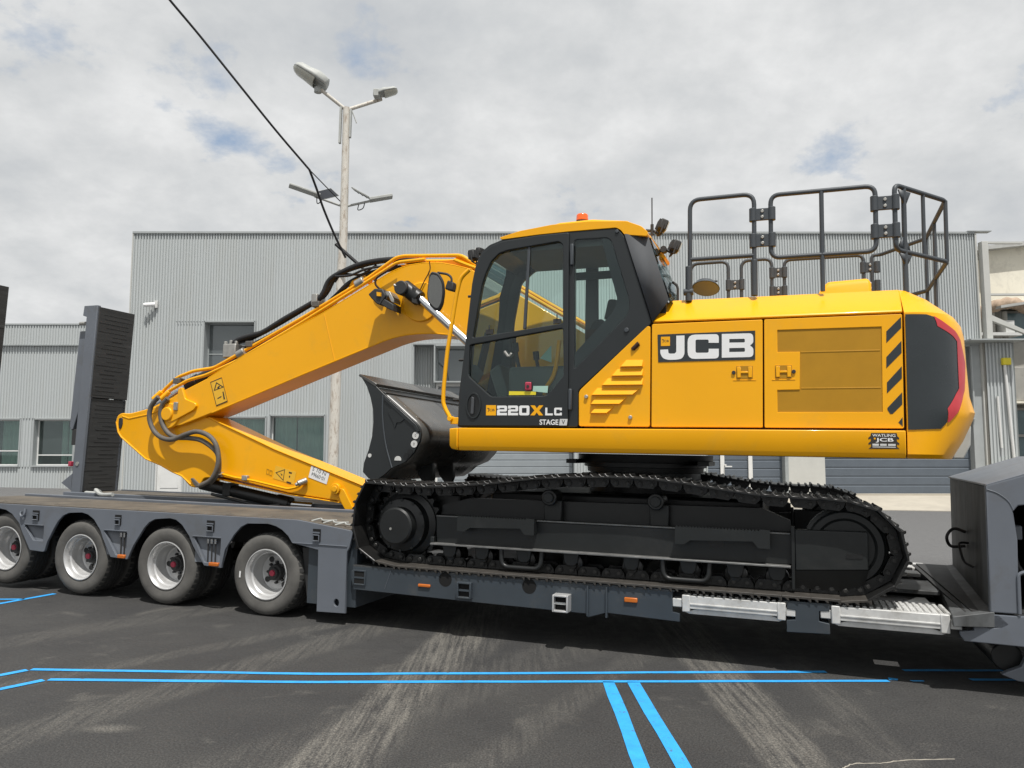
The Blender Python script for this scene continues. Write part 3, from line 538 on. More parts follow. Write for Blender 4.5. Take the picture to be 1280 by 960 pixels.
def lamp_head(p, q, w, h):       # teardrop luminaire from its socket p to its nose q
    p, q = Vector(p), Vector(q); d = (q - p); ln = d.length; d.normalize(); s = d.cross(Vector((0, 0, 1))).normalized(); n = s.cross(d)
    rows = []; rows2 = []
    for i, (t, a, c) in enumerate([(0, .5, .6), (.04, .72, .85), (.30, .95, 1.0), (.36, .98, 1.0), (.62, .95, .8), (.85, .86, .75), (.96, .66, .52), (1.0, .42, .30)]):
        o = p + d * ln * t; A = w * a; B = h * c
        rows.append([o + s * (A * math.cos(k * math.pi / 10)) + n * (B * math.sin(k * math.pi / 10)) for k in range(11)])
        if .3 <= t: rows2.append([o + s * (A * .92 * math.cos(k * math.pi / 10)) - n * (B * .55 * math.sin(k * math.pi / 10)) - n * .005 for k in range(11)])
    b = MB(); b.sheet(rows); b.f.append(tuple(range(11))); hd = b.build('lamp_head', M['lamp_grey'], LP, LS, smooth=50)
    sm = hd.modifiers.new('wall', 'SOLIDIFY'); sm.thickness = .012
    b = MB(); b.sheet(rows2); k0 = 0; b.build('lamp_glass', M['lamp_glass'], hd, LS, smooth=60).data.transform(Matrix.Identity(4))
    b = MB(); b.sheet([[r[0] * 1.0 for r in [[o[0], o[-1]] for o in rows][:4] for r in [r]] if False else [rows[0][0], rows[0][-1]], [rows[3][0], rows[3][-1]]]); b.build('gear_cover', M['lamp_grey'], hd, LS, normals=False)
lamp_head((-4.64, 17.85, 10.27), (-5.38, 17.75, 10.72), .28, .27)
lamp_head((-3.40, 18.1, 10.23), (-2.95, 18.15, 10.38), .20, .14)
b = MB(); b.cyl((-4.82, 17.85, 10.15), (-4.82, 17.85, 10.27), .09, n=12); part('socket', b, 'lamp_grey', LP, LS)
b = MB(); b.box(-3.52, -3.36, 18.0, 18.2, 10.17, 10.36); part('socket', b, 'lamp_grey', LP, LS, bevel=.02)
b = MB(); b.tube([(-4.2, 17.95, 7.40), (-4.75, 17.7, 7.53)], .03, 8); part('arm', b, 'lamp_grey', LP, LS)
b = MB(); b.tube([(-4.06, 18, 7.40), (-3.45, 18, 7.55)], .03, 8); part('arm', b, 'lamp_grey', LP, LS)
def flood(p, q, w, t):
    p, q = Vector(p), Vector(q); d = (q - p).normalized(); s = d.cross(Vector((0, 0, 1))).normalized(); n = s.cross(d); b = MB()
    c = [p + s * w, q + s * w, q - s * w, p - s * w]; b.add([x for x in c] + [x + n * t for x in c], [(3, 2, 1, 0), (4, 5, 6, 7), (0, 1, 5, 4), (1, 2, 6, 5), (2, 3, 7, 6), (3, 0, 4, 7)])
    return b.build('floodlight', M['lamp_grey'], LP, LS, bevel=.012)
flood((-4.62, 17.65, 7.50), (-5.28, 17.4, 7.66), .13, .05); flood((-3.5, 18, 7.53), (-2.97, 18.1, 7.67), .12, .07)
def solar(c):
    c = [Vector(p) for p in c]; n = (c[1] - c[0]).cross(c[3] - c[0]).normalized(); n = n if n.z > 0 else -n
    b = MB(); b.add(c + [p + n * .03 for p in c], [(3, 2, 1, 0), (4, 5, 6, 7), (0, 1, 5, 4), (1, 2, 6, 5), (2, 3, 7, 6), (3, 0, 4, 7)]); o = b.build('solar_panel', M['lamp_grey'], LP, LS, bevel=.004)
    mid = lambda i, j, t: c[i] + (c[j] - c[i]) * t
    b = MB(); b.add([p + (sum(c, Vector()) / 4 - p) * .06 + n * .031 for p in c], [(0, 1, 2, 3)]); b.build('solar_cells', M['solar'], o, LS, normals=False)
    for t in (.25, .5, .75):
        b = MB(); b.tube([mid(0, 1, t) - n * .006, mid(3, 2, t) - n * .006], .008, 5); b.build('back_rib', M['solar'], o, LS)
solar([(-4.79, 17.65, 7.60), (-4.43, 17.9, 7.80), (-4.25, 18.0, 7.65), (-4.61, 17.75, 7.45)]); solar([(-3.92, 17.8, 7.79), (-3.51, 17.8, 7.57), (-3.53, 18.3, 7.66), (-3.94, 18.3, 7.88)])
for pts in ([(-4.70, 17.7, 7.52), (-4.68, 17.7, 7.36), (-4.6, 17.72, 7.42), (-4.58, 17.75, 7.55)], [(-3.75, 18, 7.50), (-3.78, 18, 7.32), (-3.66, 18, 7.36), (-3.62, 18, 7.5)]):
    b = MB(); b.tube(smooth_path(pts), .012, 6); part('lamp_wire', b, 'cable', LP, LS)

# overhead cable running down to the post
CB = empty('overhead_cable', (-3.9, 17.5, 5.95)); tag(CB, 'thick black overhead cable sagging across the sky down to the lamp post', 'cable'); CS = (-3.9, 17.5, 5.95)
b = MB(); b.tube(smooth_path([(-7.01, 13.6, 10.46), (-6.69, 14, 10.09), (-6.29, 14.5, 9.66), (-5.64, 15, 8.90), (-5.09, 15.7, 8.27), (-4.54, 16.4, 7.69)]), .023, 8); part('cable_run', b, 'cable', CB, CS)
b = MB(); b.tube(smooth_path([(-4.54, 16.4, 7.69), (-4.45, 16.7, 7.38), (-4.34, 17.0, 6.99), (-4.15, 17.3, 6.50), (-3.94, 17.6, 6.04)]), .026, 8); part('cable_drop', b, 'cable', CB, CS)
b = MB(); b.tube([(-4.54, 16.4, 7.69), (-4.19, 17.9, 7.49)], .012, 6); part('guy_wire', b, 'cable', CB, CS)
b = MB(); b.tube([(-4.20, 17.66, 6.38), (-3.66, 17.7, 5.92)], .04, 8); b.tube([(-3.66, 17.7, 5.92), (-3.2, 17.75, 5.5), (-3.1, 17.8, 5.0)], .03, 8); part('tension_clamp', b, 'cable', CB, CS)

# ------------------------------------------------------------------ low loader trailer (metres along u = forward, v = away, z = up)
TB = (0.0, 1.3, 0.0)
TR = root('low_loader_trailer', TB); tag(TR, 'long grey low loader trailer carrying the yellow excavator', 'trailer')
def tp(name, mb, m, parent=None, **k):
    return mb.build(name, M[m], parent or TR, TB, **k)
def tplate(name, outline, holes, v0, v1, m, parent=None, bevel=.004): return plate(name, outline, holes, v0, v1, M[m], parent or TR, TB, bevel)
A4 = [(-0.551, 0.46), (-0.52, 0.60), (-0.42, 0.750), (-0.343, 0.827), (-0.27, 0.862), (-0.031, 0.871), (0.061, 0.853), (0.131, 0.823), (0.201, 0.771), (0.249, 0.708)]
A3 = [(-1.733, 0.446), (-1.676, 0.567), (-1.546, 0.756), (-1.485, 0.815), (-1.409, 0.850), (-1.218, 0.868), (-1.14, 0.856), (-1.061, 0.81), (-0.966, 0.707), (-0.91, 0.612), (-0.762, 0.431), (-0.555, 0.422)]
A2 = [(-2.902, 0.441), (-2.873, 0.539), (-2.786, 0.692), (-2.735, 0.769), (-2.669, 0.829), (-2.585, 0.861), (-2.401, 0.873), (-2.315, 0.856), (-2.227, 0.808), (-2.134, 0.705), (-2.085, 0.615), (-1.969, 0.437), (-1.744, 0.427)]
A1 = [(-4.142, 0.421), (-4.096, 0.58), (-3.988, 0.764), (-3.9, 0.835), (-3.807, 0.861), (-3.619, 0.863), (-3.524, 0.852), (-3.427, 0.812), (-3.31, 0.719), (-3.255, 0.625), (-3.121, 0.439), (-2.93, .43)]
bottom = [(-4.55, .43)] + A1 + A2 + A3 + A4
side = [(-4.55, .915)] + bottom + [(.538, .662), (.548, .103), (.849, .112), (.847, .665), (.870, .700), (.901, .852), (.30, .925), (.265, .926)]
pockets = [rnd([(-0.905, 0.70), (-0.765, 0.462), (-0.575, 0.462), (-0.575, 0.70)], .012), rnd([(-2.08, 0.70), (-1.90, 0.462), (-1.765, 0.462), (-1.765, 0.70)], .012), rnd([(-3.24, 0.712), (-3.08, 0.545), (-2.935, 0.545), (-2.935, 0.705)], .012)]
hole = [[(0.755 + .028 * math.cos(k * math.pi / 7), .20 + .034 * math.sin(k * math.pi / 7)) for k in range(14)]]
sp = tplate('side_panel', side, pockets + hole, 0, .03, 'trailer_grey')
for q in ((-3.22, -2.94), (-2.08, -1.77), (-0.92, -.57), (.26, .85)):      # pressed fold above the skirts
    b = MB(); b.box(q[0], q[1], -.008, .001, .708, .716); tp('fold', b, 'trailer_grey', sp, bevel=.002)
for x0, x1, z0, z1 in ((-.91, -.57, .455, .706), (-2.09, -1.76, .455, .706), (-3.25, -2.93, .54, .715)):
    b = MB(); b.add([(x0, .035, z1), (x1, .14, z1), (x1, .05, z0), (x0, .035, z0)], [(0, 1, 2, 3)]); tp('pocket_back', b, 'trailer_grey', sp, normals=False)
for x0, n in ((-.75, 3), (-1.87, 2)):
    for i in range(n):
        b = MB(); b.tube([(x0 + i * .045, .03, .67), (x0 + i * .045, .035, .46)], .007, 6); tp('air_line', b, 'hub_dark', sp)
        b = MB(); b.cyl((x0 + i * .045, .03, .645), (x0 + i * .045, .03, .69), .016, n=10); tp('coupling', b, 'chrome', sp)
for x0, x1, z0, z1 in ((-.695, -.582, .434, .47), (-1.862, -1.765, .434, .472)):
    b = MB(); b.box(x0, x1, -.02, .02, z0, z1); tp('marker_light', b, 'orange', bevel=.008)
# deck over the axles
b = MB(); b.box(-4.55, .30, .03, .95, .88, .928); tp('deck_strip', b, 'deck')
b = MB(); b.box(-4.55, .30, 1.62, 2.52, .88, .928); tp('deck_strip', b, 'deck')
b = MB(); b.add([(.30, .03, .928), (.87, .03, .858), (.87, .95, .858), (.30, .95, .928), (.30, .03, .86), (.87, .03, .79), (.87, .95, .79), (.30, .95, .86)], [(0, 1, 2, 3), (4, 7, 6, 5), (0, 4, 5, 1), (1, 5, 6, 2), (2, 6, 7, 3), (3, 7, 4, 0)]); tp('deck_slope', b, 'deck')
b = MB(); b.add([(.30, 1.62, .928), (.98, 1.62, .845), (.98, 2.52, .845), (.30, 2.52, .928), (.30, 1.62, .86), (.98, 1.62, .78), (.98, 2.52, .78), (.30, 2.52, .86)], [(0, 1, 2, 3), (4, 7, 6, 5), (0, 4, 5, 1), (1, 5, 6, 2), (2, 6, 7, 3), (3, 7, 4, 0)]); tp('deck_slope', b, 'deck')
for v in (.97, 1.52):
    b = MB(); b.box(-4.5, .75, v, v + .07, .80, .955); tp('spine_rail', b, 'trailer_grey', bevel=.006)
b = MB(); b.box(-4.5, .75, 1.04, 1.52, .70, .80); tp('spine_floor', b, 'hub_dark')
b = MB(); b.box(-4.55, .3, 2.52, 2.56, .62, .945); tp('far_rail', b, 'trailer_grey')
b = MB(); b.box(-4.4, .40, .55, 2.1, .60, .79); tp('light_block', b, 'hub_dark')  # dark box added between the wheels to block light
b = MB(); b.box(.40, .92, .06, 2.5, .16, .80); tp('bulkhead', b, 'trailer_bed')
b = MB(); b.prism([(.30, .66), (.40, .66), (.40, .20), (.37, .20)], .10, .45); tp('mud_flap', b, 'hub_dark')
b = MB(); b.add([(.54, .031, .65), (.70, .031, .65), (.56, .031, .42), (.54, .2, .65), (.70, .2, .65), (.56, .2, .42)], [(0, 1, 2), (3, 5, 4), (0, 3, 4, 1), (1, 4, 5, 2), (2, 5, 3, 0)]); tp('gusset', b, 'trailer_grey')
for u, z, w, h in ((-3.06, .815, .10, .105), (-1.893, .82, .085, .105), (-.704, .818, .095, .108), (.52, .795, .085, .115)):
    t = empty('lashing_point', Vector((u, -.002, z)) - Vector(TB), 0, TR)
    b = MB(); b.box(-w / 2, w / 2, -.0035, .0, -h / 2, h / 2); o = b.build('pocket', M['hole'], t)
    b = MB(); b.tube(rnd([(-w * .36, -.012, -h * .45), (w * .36, -.012, -h * .45), (w * .36, -.012, h * .02), (-w * .36, -.012, h * .02)], .0) + [], .007, 8, closed=True); b.build('ring', M['trailer_grey'], t)
    b = MB(); b.box(-w * .42, w * .42, -.014, -.004, h * .16, h * .27); b.build('bar', M['trailer_grey'], t)
b = MB(); b.tube(smooth_path([(-3.22, -.01, .88), (-3.215, -.02, .82), (-3.245, -.025, .795), (-3.275, -.02, .82), (-3.275, -.01, .85)], 4), .011, 8); tp('hook', b, 'trailer_grey')
# wheels: dual tyres on deep silver rims
def make_wheel(u, z, v=.03):
    w = empty('wheel', Vector((u, v, z)) - Vector(TB), 0, TR); Ro = .39
    def tyre(v0):
        b = MB(); b.lathe([(.232, v0 + .02), (.240, v0 + .004), (.262, v0 + .0), (.30, v0 - .012), (.335, v0 - .010), (.362, v0 - .002), (.375, v0 + .012), (.384, v0 + .03), (.388, v0 + .045)], 0, 0, 56)
        t = b.build('tyre', M['tyre'], w, smooth=60)
        prof = [(.388, v0 + .045)]
        for k in range(4):
            a = v0 + .052 + k * .042; prof += [(.390, a), (.390, a + .026), (.380, a + .030), (.380, a + .038)]
        prof += [(.388, v0 + .225), (.375, v0 + .242), (.30, v0 + .262), (.24, v0 + .25), (.232, v0 + .235)]
        b = MB(); b.lathe(prof, 0, 0, 56); b.build('tread', M['tread'], w, smooth=25)
        b = MB()
        for k in range(40):      # shoulder blocks
            a = 2 * math.pi * k / 40; c, s = math.cos(a), math.sin(a)
            q = [(.376, v0 + .010), (.3925, v0 + .036), (.3925, v0 + .062), (.376, v0 + .05)]
            da = .050; vs = []
            for aa in (a - da, a + da): vs += [(r * math.cos(aa), vv, r * math.sin(aa)) for r, vv in q]
            b.add(vs, [(0, 1, 2, 3), (7, 6, 5, 4), (0, 4, 5, 1), (1, 5, 6, 2), (2, 6, 7, 3), (3, 7, 4, 0)])
        o = b.build('tread_block', M['tread'], w); o['kind'] = 'stuff'
    tyre(0.0); tyre(.30)
    b = MB(); b.lathe([(.226, .012), (.238, .004), (.240, -.004), (.232, -.006), (.222, .004), (.212, .03), (.208, .05), (.196, .062), (.190, .10), (.186, .135), (.176, .150), (.172, .175), (.160, .185), (.118, .188), (.105, .180), (.085, .182)], 0, 0, 48)
    b.build('rim', M['rim'], w, smooth=30)
    for k in range(4):
        a = 2 * math.pi * (k + .37) / 4; b = MB(); b.cyl((.140 * math.cos(a), .178, .140 * math.sin(a)), (.140 * math.cos(a), .1865, .140 * math.sin(a)), .027, n=14); b.build('hand_hole', M['hub_dark'], w)
    b = MB(); b.cyl((0, .185, 0), (0, .13, 0), .085, .075, n=20); b.cyl((0, .13, 0), (0, .10, 0), .055, .05, n=16); h = b.build('hub', M['hub_dark'], w)
    for k in range(8):
        a = 2 * math.pi * k / 8; b = MB(); b.cyl((.098 * math.cos(a), .182, .098 * math.sin(a)), (.098 * math.cos(a), .150, .098 * math.sin(a)), .013, n=6); b.build('wheel_nut', M['hub_dark'], w)
    b = MB(); b.cyl((0, .10, 0), (0, .085, 0), .03, .027, n=14); b.build('hub_cap', M['red'], w)
    return w
def copy_wheel(w, u, z, v, a):
    c = inst(w, TR, Vector((u, v, z)) - Vector(TB), (0, a, 0))
    for ch in w.children: inst(ch, c)
    return c
w4 = make_wheel(-.055, .39, .035); w4.rotation_euler = (0, 0, 0)
copy_wheel(w4, -1.265, .392, .035, .5); copy_wheel(w4, -2.42, .402, .035, .9); copy_wheel(w4, -3.53, .43, .035, .25)
b = MB(); b.prism([(-.298, -.045), (-.282, -.045), (-.280, .015), (-.296, .015)], -.0155, -.0125); b.build('tyre_label', M['white'], w4)
for u in (-.055, -1.265, -2.42, -3.53):      # far side wheels, hidden in shade
    c = empty('wheel', Vector((u, 2.5, .39)) - Vector(TB), math.pi, TR)
    for ch in w4.children:
        if ch.name.startswith(('tyre', 'rim')): inst(ch, c)
    b = MB(); b.cyl((u, .25, .39), (u, 2.3, .39), .07, n=12); tp('axle', b, 'hub_dark')
# ramps at the back, folded up
def ramp_at(v0, v1, flap):
    t = empty('loading_ramp', Vector((-4.58, (v0 + v1) / 2, .92)) - Vector(TB), 0, TR); sh = (-4.58, (v0 + v1) / 2, .92)
    lean = lambda z: -4.58 + (z - .92) * .036
    for z0, z1, d, w in ((.90, 2.24, .0, .0), (2.25, 3.53, .012, .006)):
        b = MB(); b.prism([(lean(z0) + d, z0), (lean(z1) + d, z1), (lean(z1) - .03, z1), (lean(z0) - .03, z0)], v0 + .02, v1 + w); b.build('tread_plate', M['ramp_tread'], t, sh, bevel=.004)
        b = MB(); n = 22 if z0 < 2 else 20
        for i in range(n):
            z = z0 + .04 + (z1 - z0 - .08) * i / n; b.box(lean(z) + d - .002, lean(z) + d + .0022 + .002 * random.random(), v0 + .03 + random.random() * .25, v1 - .01 - random.random() * .3, z, z + .014)
        o = b.build('tread_rib', M['ramp_tread'], t, sh); o['kind'] = 'stuff'
    b = MB(); b.prism([(lean(.86), .86), (lean(3.55), 3.55), (lean(3.55) - .25, 3.55), (lean(3.41) - .26, 3.41), (lean(3.39) - .19, 3.39), (lean(.86) - .17, .86)], v0 - .01, v0 + .05); b.build('side_beam', M['trailer_grey'], t, sh, bevel=.006)
    b = MB(); b.prism([(lean(.9), .9), (lean(3.5), 3.5), (lean(3.5) - .2, 3.5), (lean(.9) - .16, .9)], v1 - .06, v1 - .01); b.build('side_beam', M['trailer_grey'], t, sh, bevel=.006)
    if flap:
        b = MB(); b.prism([(-4.70, 3.20), (-4.86, 3.20), (-4.93, 1.84), (-4.90, 1.79), (-4.86, 1.80), (-4.80, 2.0), (-4.76, 2.1)], v0 + .05, v1 - .1); b.build('flap', M['trailer_grey'], t, sh, bevel=.008)
        b = MB(); b.box(-4.89, -4.80, v0 + .06, v0 + .16, 1.58, 1.80); b.build('flap_stay', M['hub_dark'], t, sh, bevel=.01)
        b = MB(); b.cyl((-4.80, v0, 3.30), (-4.70, v0, 3.30), .025, n=10); b.build('pin', M['zinc'], t, sh)
        b = MB(); b.box(-4.85, -4.80, v0, v0 + .06, 1.28, 1.35); b.build('tail_light', M['red'], t, sh, bevel=.008)
        b = MB(); b.prism([(-4.76, 1.18), (-4.95, 1.05), (-4.76, .95)], v0, v0 + .05); b.build('bracket', M['trailer_grey'], t, sh)
        b = MB(); b.cyl((-4.66, v0 - .02, 1.32), (-4.66, v0 - .0, 1.32), .03, n=10); b.build('pin', M['zinc'], t, sh)
ramp_at(1.86, 2.49, True); ramp_at(-.10, .53, False)
b = MB(); b.box(-4.62, -4.40, .0, 2.56, .70, .90); tp('rear_beam', b, 'trailer_grey')
b = MB(); b.tube(smooth_path([(-4.3, 1.7, .94), (-4.0, 1.66, .945), (-3.9, 1.5, 1.0), (-3.75, 1.45, .95), (-3.5, 1.4, .96)]), .025, 8); tp('strap', b, 'lamp_grey')
for (u, v) in ((-1.75, .10), (-2.9, .12), (-.55, .09), (-.1, .12), (-3.7, .12), (.35, .1), (.5, .12), (.62, .08), (.45, .3)):      # clods of dirt and scraps left on the deck
    b = MB(); k = random.uniform(.03, .06)
    b.add([(u + k * math.cos(a) * random.uniform(.7, 1.4), v + k * .6 * math.sin(a), .929 - max(0, (u - .3) * .12)) for a in [i * 1.05 for i in range(6)]] + [(u, v, .945 - max(0, (u - .3) * .12))], [(i, (i + 1) % 6, 6) for i in range(6)]); tp('dirt_clod', b, 'deck')
for k in range(3):
    u = .40 + k * .13; b = MB(); b.tube(smooth_path([(u, .08, .925 - (u - .3) * .1), (u + .06, .14, .945 - (u - .3) * .1), (u + .12, .10, .935 - (u - .3) * .1), (u + .2, .2, .93 - (u - .3) * .1)]), .007, 6); tp('strap', b, 'lamp_grey')
# low bed
bed = [(.908, .535), (.908, .495), (.89, .495), (.89, .42), (.915, .33), (2.168, .312), (3.10, .304), (3.10, .275), (3.26, .325), (3.784, .308), (3.84, .308), (3.84, .37), (3.784, .378), (3.784, .46), (3.784, .535)]
bp_ = tplate('bed_beam', bed, [[(.935, .392), (1.018, .392), (1.018, .487), (.935, .487)]], .02, .06, 'trailer_bed', bevel=.004)
b = MB(); b.box(.92, 3.78, .06, 2.90, .40, .535); tp('bed_core', b, 'hub_dark')
b = MB(); b.box(.905, 3.80, .021, 2.86, .535, .547); tp('bed_plate', b, 'trailer_worn')
b = MB(); b.box(.93, 1.02, .05, .065, .39, .49); tp('socket_back', b, 'hole', bp_)
def socket(u, z, out, lite):
    t = empty('lashing_socket', Vector((u, .02, z)) - Vector(TB), 0, TR); w, h = .052, .054
    b = MB()
    for x0, x1, z0, z1 in ((-w - .014, -w, -h - .014, h + .014), (w, w + .014, -h - .014, h + .014), (-w, w, h, h + .014), (-w, w, -h - .014, -h)): b.box(x0, x1, -out, .0, z0, z1)
    b.build('socket_frame', M['rim' if lite else 'trailer_bed'], t, bevel=.003)
    b = MB(); b.box(-w, w, -out * .5, -out * .5 + .004, -h, h); b.build('socket_hole', M['hole'], t)
    b = MB(); b.box(-w, w, -out * .8, -out * .8 + .02, -.008, .008); b.build('cross_bar', M['alu' if lite else 'trailer_bed'], t)
socket(.977, .44, .012, False); socket(2.025, .412, .05, False); socket(2.90, .384, .11, True)
for u in (1.83, 2.60):
    b = MB(); b.lathe([(.0, .0188), (.062, .0188), (.062, .0195)], u, .485, 18); q = tp('drain_hole', b, 'hole')
for x0, x1, z0, z1 in ((2.612, 2.708, .0, .0), (3.405, 3.51, .425, .462), (1.573, 1.69, .405, .430)):
    if z1: b = MB(); b.box(x0, x1, .004, .03, z0, z1); tp('marker_light', b, 'orange', bevel=.006)
for u in (3.105, 3.262):
    b = MB(); b.box(u - .006, u + .006, .0, .05, .29, .53); tp('rib', b, 'trailer_bed')
b = MB(); b.tube([(1.3, .017, .53), (1.24, .017, .36)], .002, 4); tp('scratch', b, 'trailer_grey')
hb = [(4.627, .535), (4.924, .535), (4.924, .482), (4.852, .476), (4.850, .404), (4.922, .392), (4.926, .318), (4.625, .307), (4.626, .392), (4.688, .401), (4.688, .469), (4.627, .473)]
b = MB(); b.prism(hb, .015, .9); tp('outrigger_block', b, 'trailer_bed', bevel=.004)
def aluplat(name, u0, u1, z, depth, end):
    t = empty(name, Vector(((u0 + u1) / 2, .2, z)) - Vector(TB), 0, TR); sh = ((u0 + u1) / 2, .2, z)
    b = MB(); b.prism([(u0, z - .10), (u1, z - .10), (u1, z), (u0, z)], .012, .05); b.build('front_rail', M['alu'], t, sh, bevel=.004)
    b = MB(); b.box(u0 + .02, u1 - .02, .05, depth, z - .03, z - .004); b.build('plate', M['alu'], t, sh, bevel=.003)
    for i in range(int((u1 - u0) / .045)):
        for vv in ((.06, .06 + (depth - .08) * .48), (.06 + (depth - .08) * .53, depth - .02)):
            x = u0 + .03 + i * .045; b = MB(); b.prism([(x, z - .005), (x + .032, z - .005), (x + .026, z + .008), (x + .006, z + .008)], vv[0], vv[1]); b.build('grip_slat', M['alu'], t, sh)
    for x, s in ((u0, -1), (u1, 1)):
        b = MB(); b.box(min(x, x + s * .075), max(x, x + s * .075), .02, .12, z - .095, z - .03); b.box(min(x, x - s * .06), max(x, x - s * .06), .004, .06, z - .125, z + .004); b.build('end_lug', M['alu'], t, sh, bevel=.006)
    b = MB(); b.prism([(u0 + .12, z - .10), (u1 - .12, z - .10), (u1 - .02, z - .128), (u1 - .05, z - .14), (u0 + .05, z - .14), (u0 + .02, z - .128)], .03, .06); b.build('lower_flange', M['alu'], t, sh)
    b = MB(); b.box(u0 + .06, u1 - .06, .006, .013, z - .07, z - .058); b.build('bead', M['alu'], t, sh, bevel=.002)
aluplat('widening_platform', 3.86, 4.62, .515, .55, False); aluplat('widening_platform', 4.935, 5.70, .522, .42, True)
# bed beyond the tracks
b = MB(); b.box(4.6, 5.80, 1.0, 1.6, .50, .535); tp('bed_spine', b, 'trailer_worn', bevel=.006)
b = MB(); b.box(4.6, 5.90, 2.02, 2.25, .50, .535); tp('bed_spine', b, 'alu', bevel=.006)
b = MB(); b.box(4.6, 5.93, 2.36, 2.8, .50, .545); tp('bed_spine', b, 'alu', bevel=.006)
b = MB(); b.box(3.8, 5.69, .60, 2.9, .43, .475); tp('bed_floor', b, 'trailer_worn')
b = MB(); b.box(5.55, 5.84, .05, 2.6, .37, .44); tp('leak_block', b, 'hub_dark')  # added filler that stops sun leaking through behind the cross plate
b = MB(); b.box(5.84, 6.4, .05, 2.6, .545, .562); tp('neck_floor', b, 'hub_dark')
# gooseneck
b = MB(); b.add([(5.70, -.10, .535), (5.965, -.02, .575), (6.175, 2.6, .575), (5.955, 2.5, .535), (5.70, -.10, .47), (5.965, -.02, .47), (6.175, 2.6, .47), (5.955, 2.5, .47)], [(0, 1, 2, 3), (7, 6, 5, 4), (0, 4, 5, 1), (1, 5, 6, 2), (2, 6, 7, 3), (3, 7, 4, 0)]); tp('cross_plate', b, 'trailer_worn', bevel=.004)
b = MB(); b.prism_z([(5.955, .035), (6.09, .035), (6.30, 2.6), (6.165, 2.6)], .56, 1.425); tp('gooseneck_front', b, 'trailer_worn', bevel=.006)
gs = [(5.94, 1.43), (5.94, .57), (6.112, .572), (6.118, 1.07), (6.098, 1.26), (6.13, 1.30), (6.5, 1.36), (7.3, 1.36), (7.3, 1.66), (6.55, 1.64)]
tplate('gooseneck_side', gs, [], -.015, .034, 'trailer_grey', bevel=.008)
b = MB(); gt = lambda o, d: [(5.942 + d, -.012, 1.425 + o), (6.55, -.012, 1.638 + o), (7.3, -.012, 1.658 + o), (7.3, 2.6, 1.658 + o), (6.76, 2.6, 1.638 + o), (6.152 + d, 2.6, 1.425 + o)]
b.add(gt(0, 0) + gt(.014, 0), [(5, 4, 1, 0), (4, 3, 2, 1), (6, 7, 10, 11), (7, 8, 9, 10), (0, 1, 7, 6), (1, 2, 8, 7), (3, 4, 10, 9), (4, 5, 11, 10), (5, 0, 6, 11), (2, 3, 9, 8)]); tp('gooseneck_top', b, 'trailer_grey', bevel=.003)
b = MB(); b.box(6.30, 7.3, .35, 2.6, .56, 1.42); tp('gooseneck_core', b, 'hub_dark')
lower = [(5.84, .555), (7.3, .568), (7.3, .345), (5.78, .362), (5.755, .40), (5.755, .425), (5.84, .44)]
tplate('gooseneck_sill', lower, [[(5.86, .545), (5.985, .548), (6.035, .50), (6.0, .478), (5.93, .462), (5.87, .485)]], -.02, .03, 'trailer_grey', bevel=.006)
b = MB(); b.box(5.80, 7.3, .04, 2.6, .36, .55); tp('sill_core', b, 'hub_dark')
b = MB(); b.tube(smooth_path([(5.945, -.016, 1.405), (6.01, -.016, 1.38), (6.07, -.016, 1.33), (6.10, -.016, 1.27)]), .004, 6); tp('weld_seam', b, 'trailer_grey')
b = MB(); b.add([(5.9575, .09, 1.12), (5.9610, .13, 1.12), (5.9610, .13, 1.25), (5.9575, .09, 1.25)], [(0, 1, 2, 3)]); tp('slot', b, 'hole', normals=False)
b = MB(); b.tube(smooth_path([(6.05, 1.3, 1.00), (5.97, 1.35, 1.02), (5.92, 1.37, .95), (5.95, 1.38, .87), (6.05, 1.34, .88)]), .013, 8); tp('air_hose', b, 'rubber')
b = MB(); b.tube(smooth_path([(6.03, 1.1, .93), (5.96, 1.05, .93), (5.94, .95, .90), (5.96, .9, .80), (6.02, .88, .76)]), .009, 8); tp('air_hose', b, 'rubber')
b = MB(); b.tube(rnd_open([(6.113, -.02, .575), (6.113, -.02, .84), (6.16, -.02, .86), (6.9, -.02, .86)], .05), .012, 8); tp('guard_rail', b, 'trailer_grey')
b = MB(); b.box(6.14, 6.20, .2, .3, 1.05, 1.15); tp('connector', b, 'trailer_grey', bevel=.01)
b = MB(); b.tube(smooth_path([(6.14, .22, 1.0), (6.17, .2, .85), (6.3, .2, .75)]), .02, 8); tp('air_hose', b, 'rubber')
t = [(6.30 + .28 * math.cos(R(a)), .12 + .23 * math.sin(R(a))) for a in range(180, 95, -8)]; q = [(6.30 + .20 * math.cos(R(a)), .12 + .16 * math.sin(R(a))) for a in range(100, 181, 8)]
b = MB(); b.prism([(6.9, .355), (6.9, .10), (6.12, .10), (6.02, .135), (6.06, .16), (6.14, .20), (6.17, .27), (6.18, .33), (6.20, .355)], .10, .16); tp('support_bracket', b, 'trailer_grey', bevel=.006)
b = MB(); b.cyl((6.08, .2, .235), (6.08, 1.2, .235), .10, n=24); tp('support_roller', b, 'satin_black', bevel=.01)

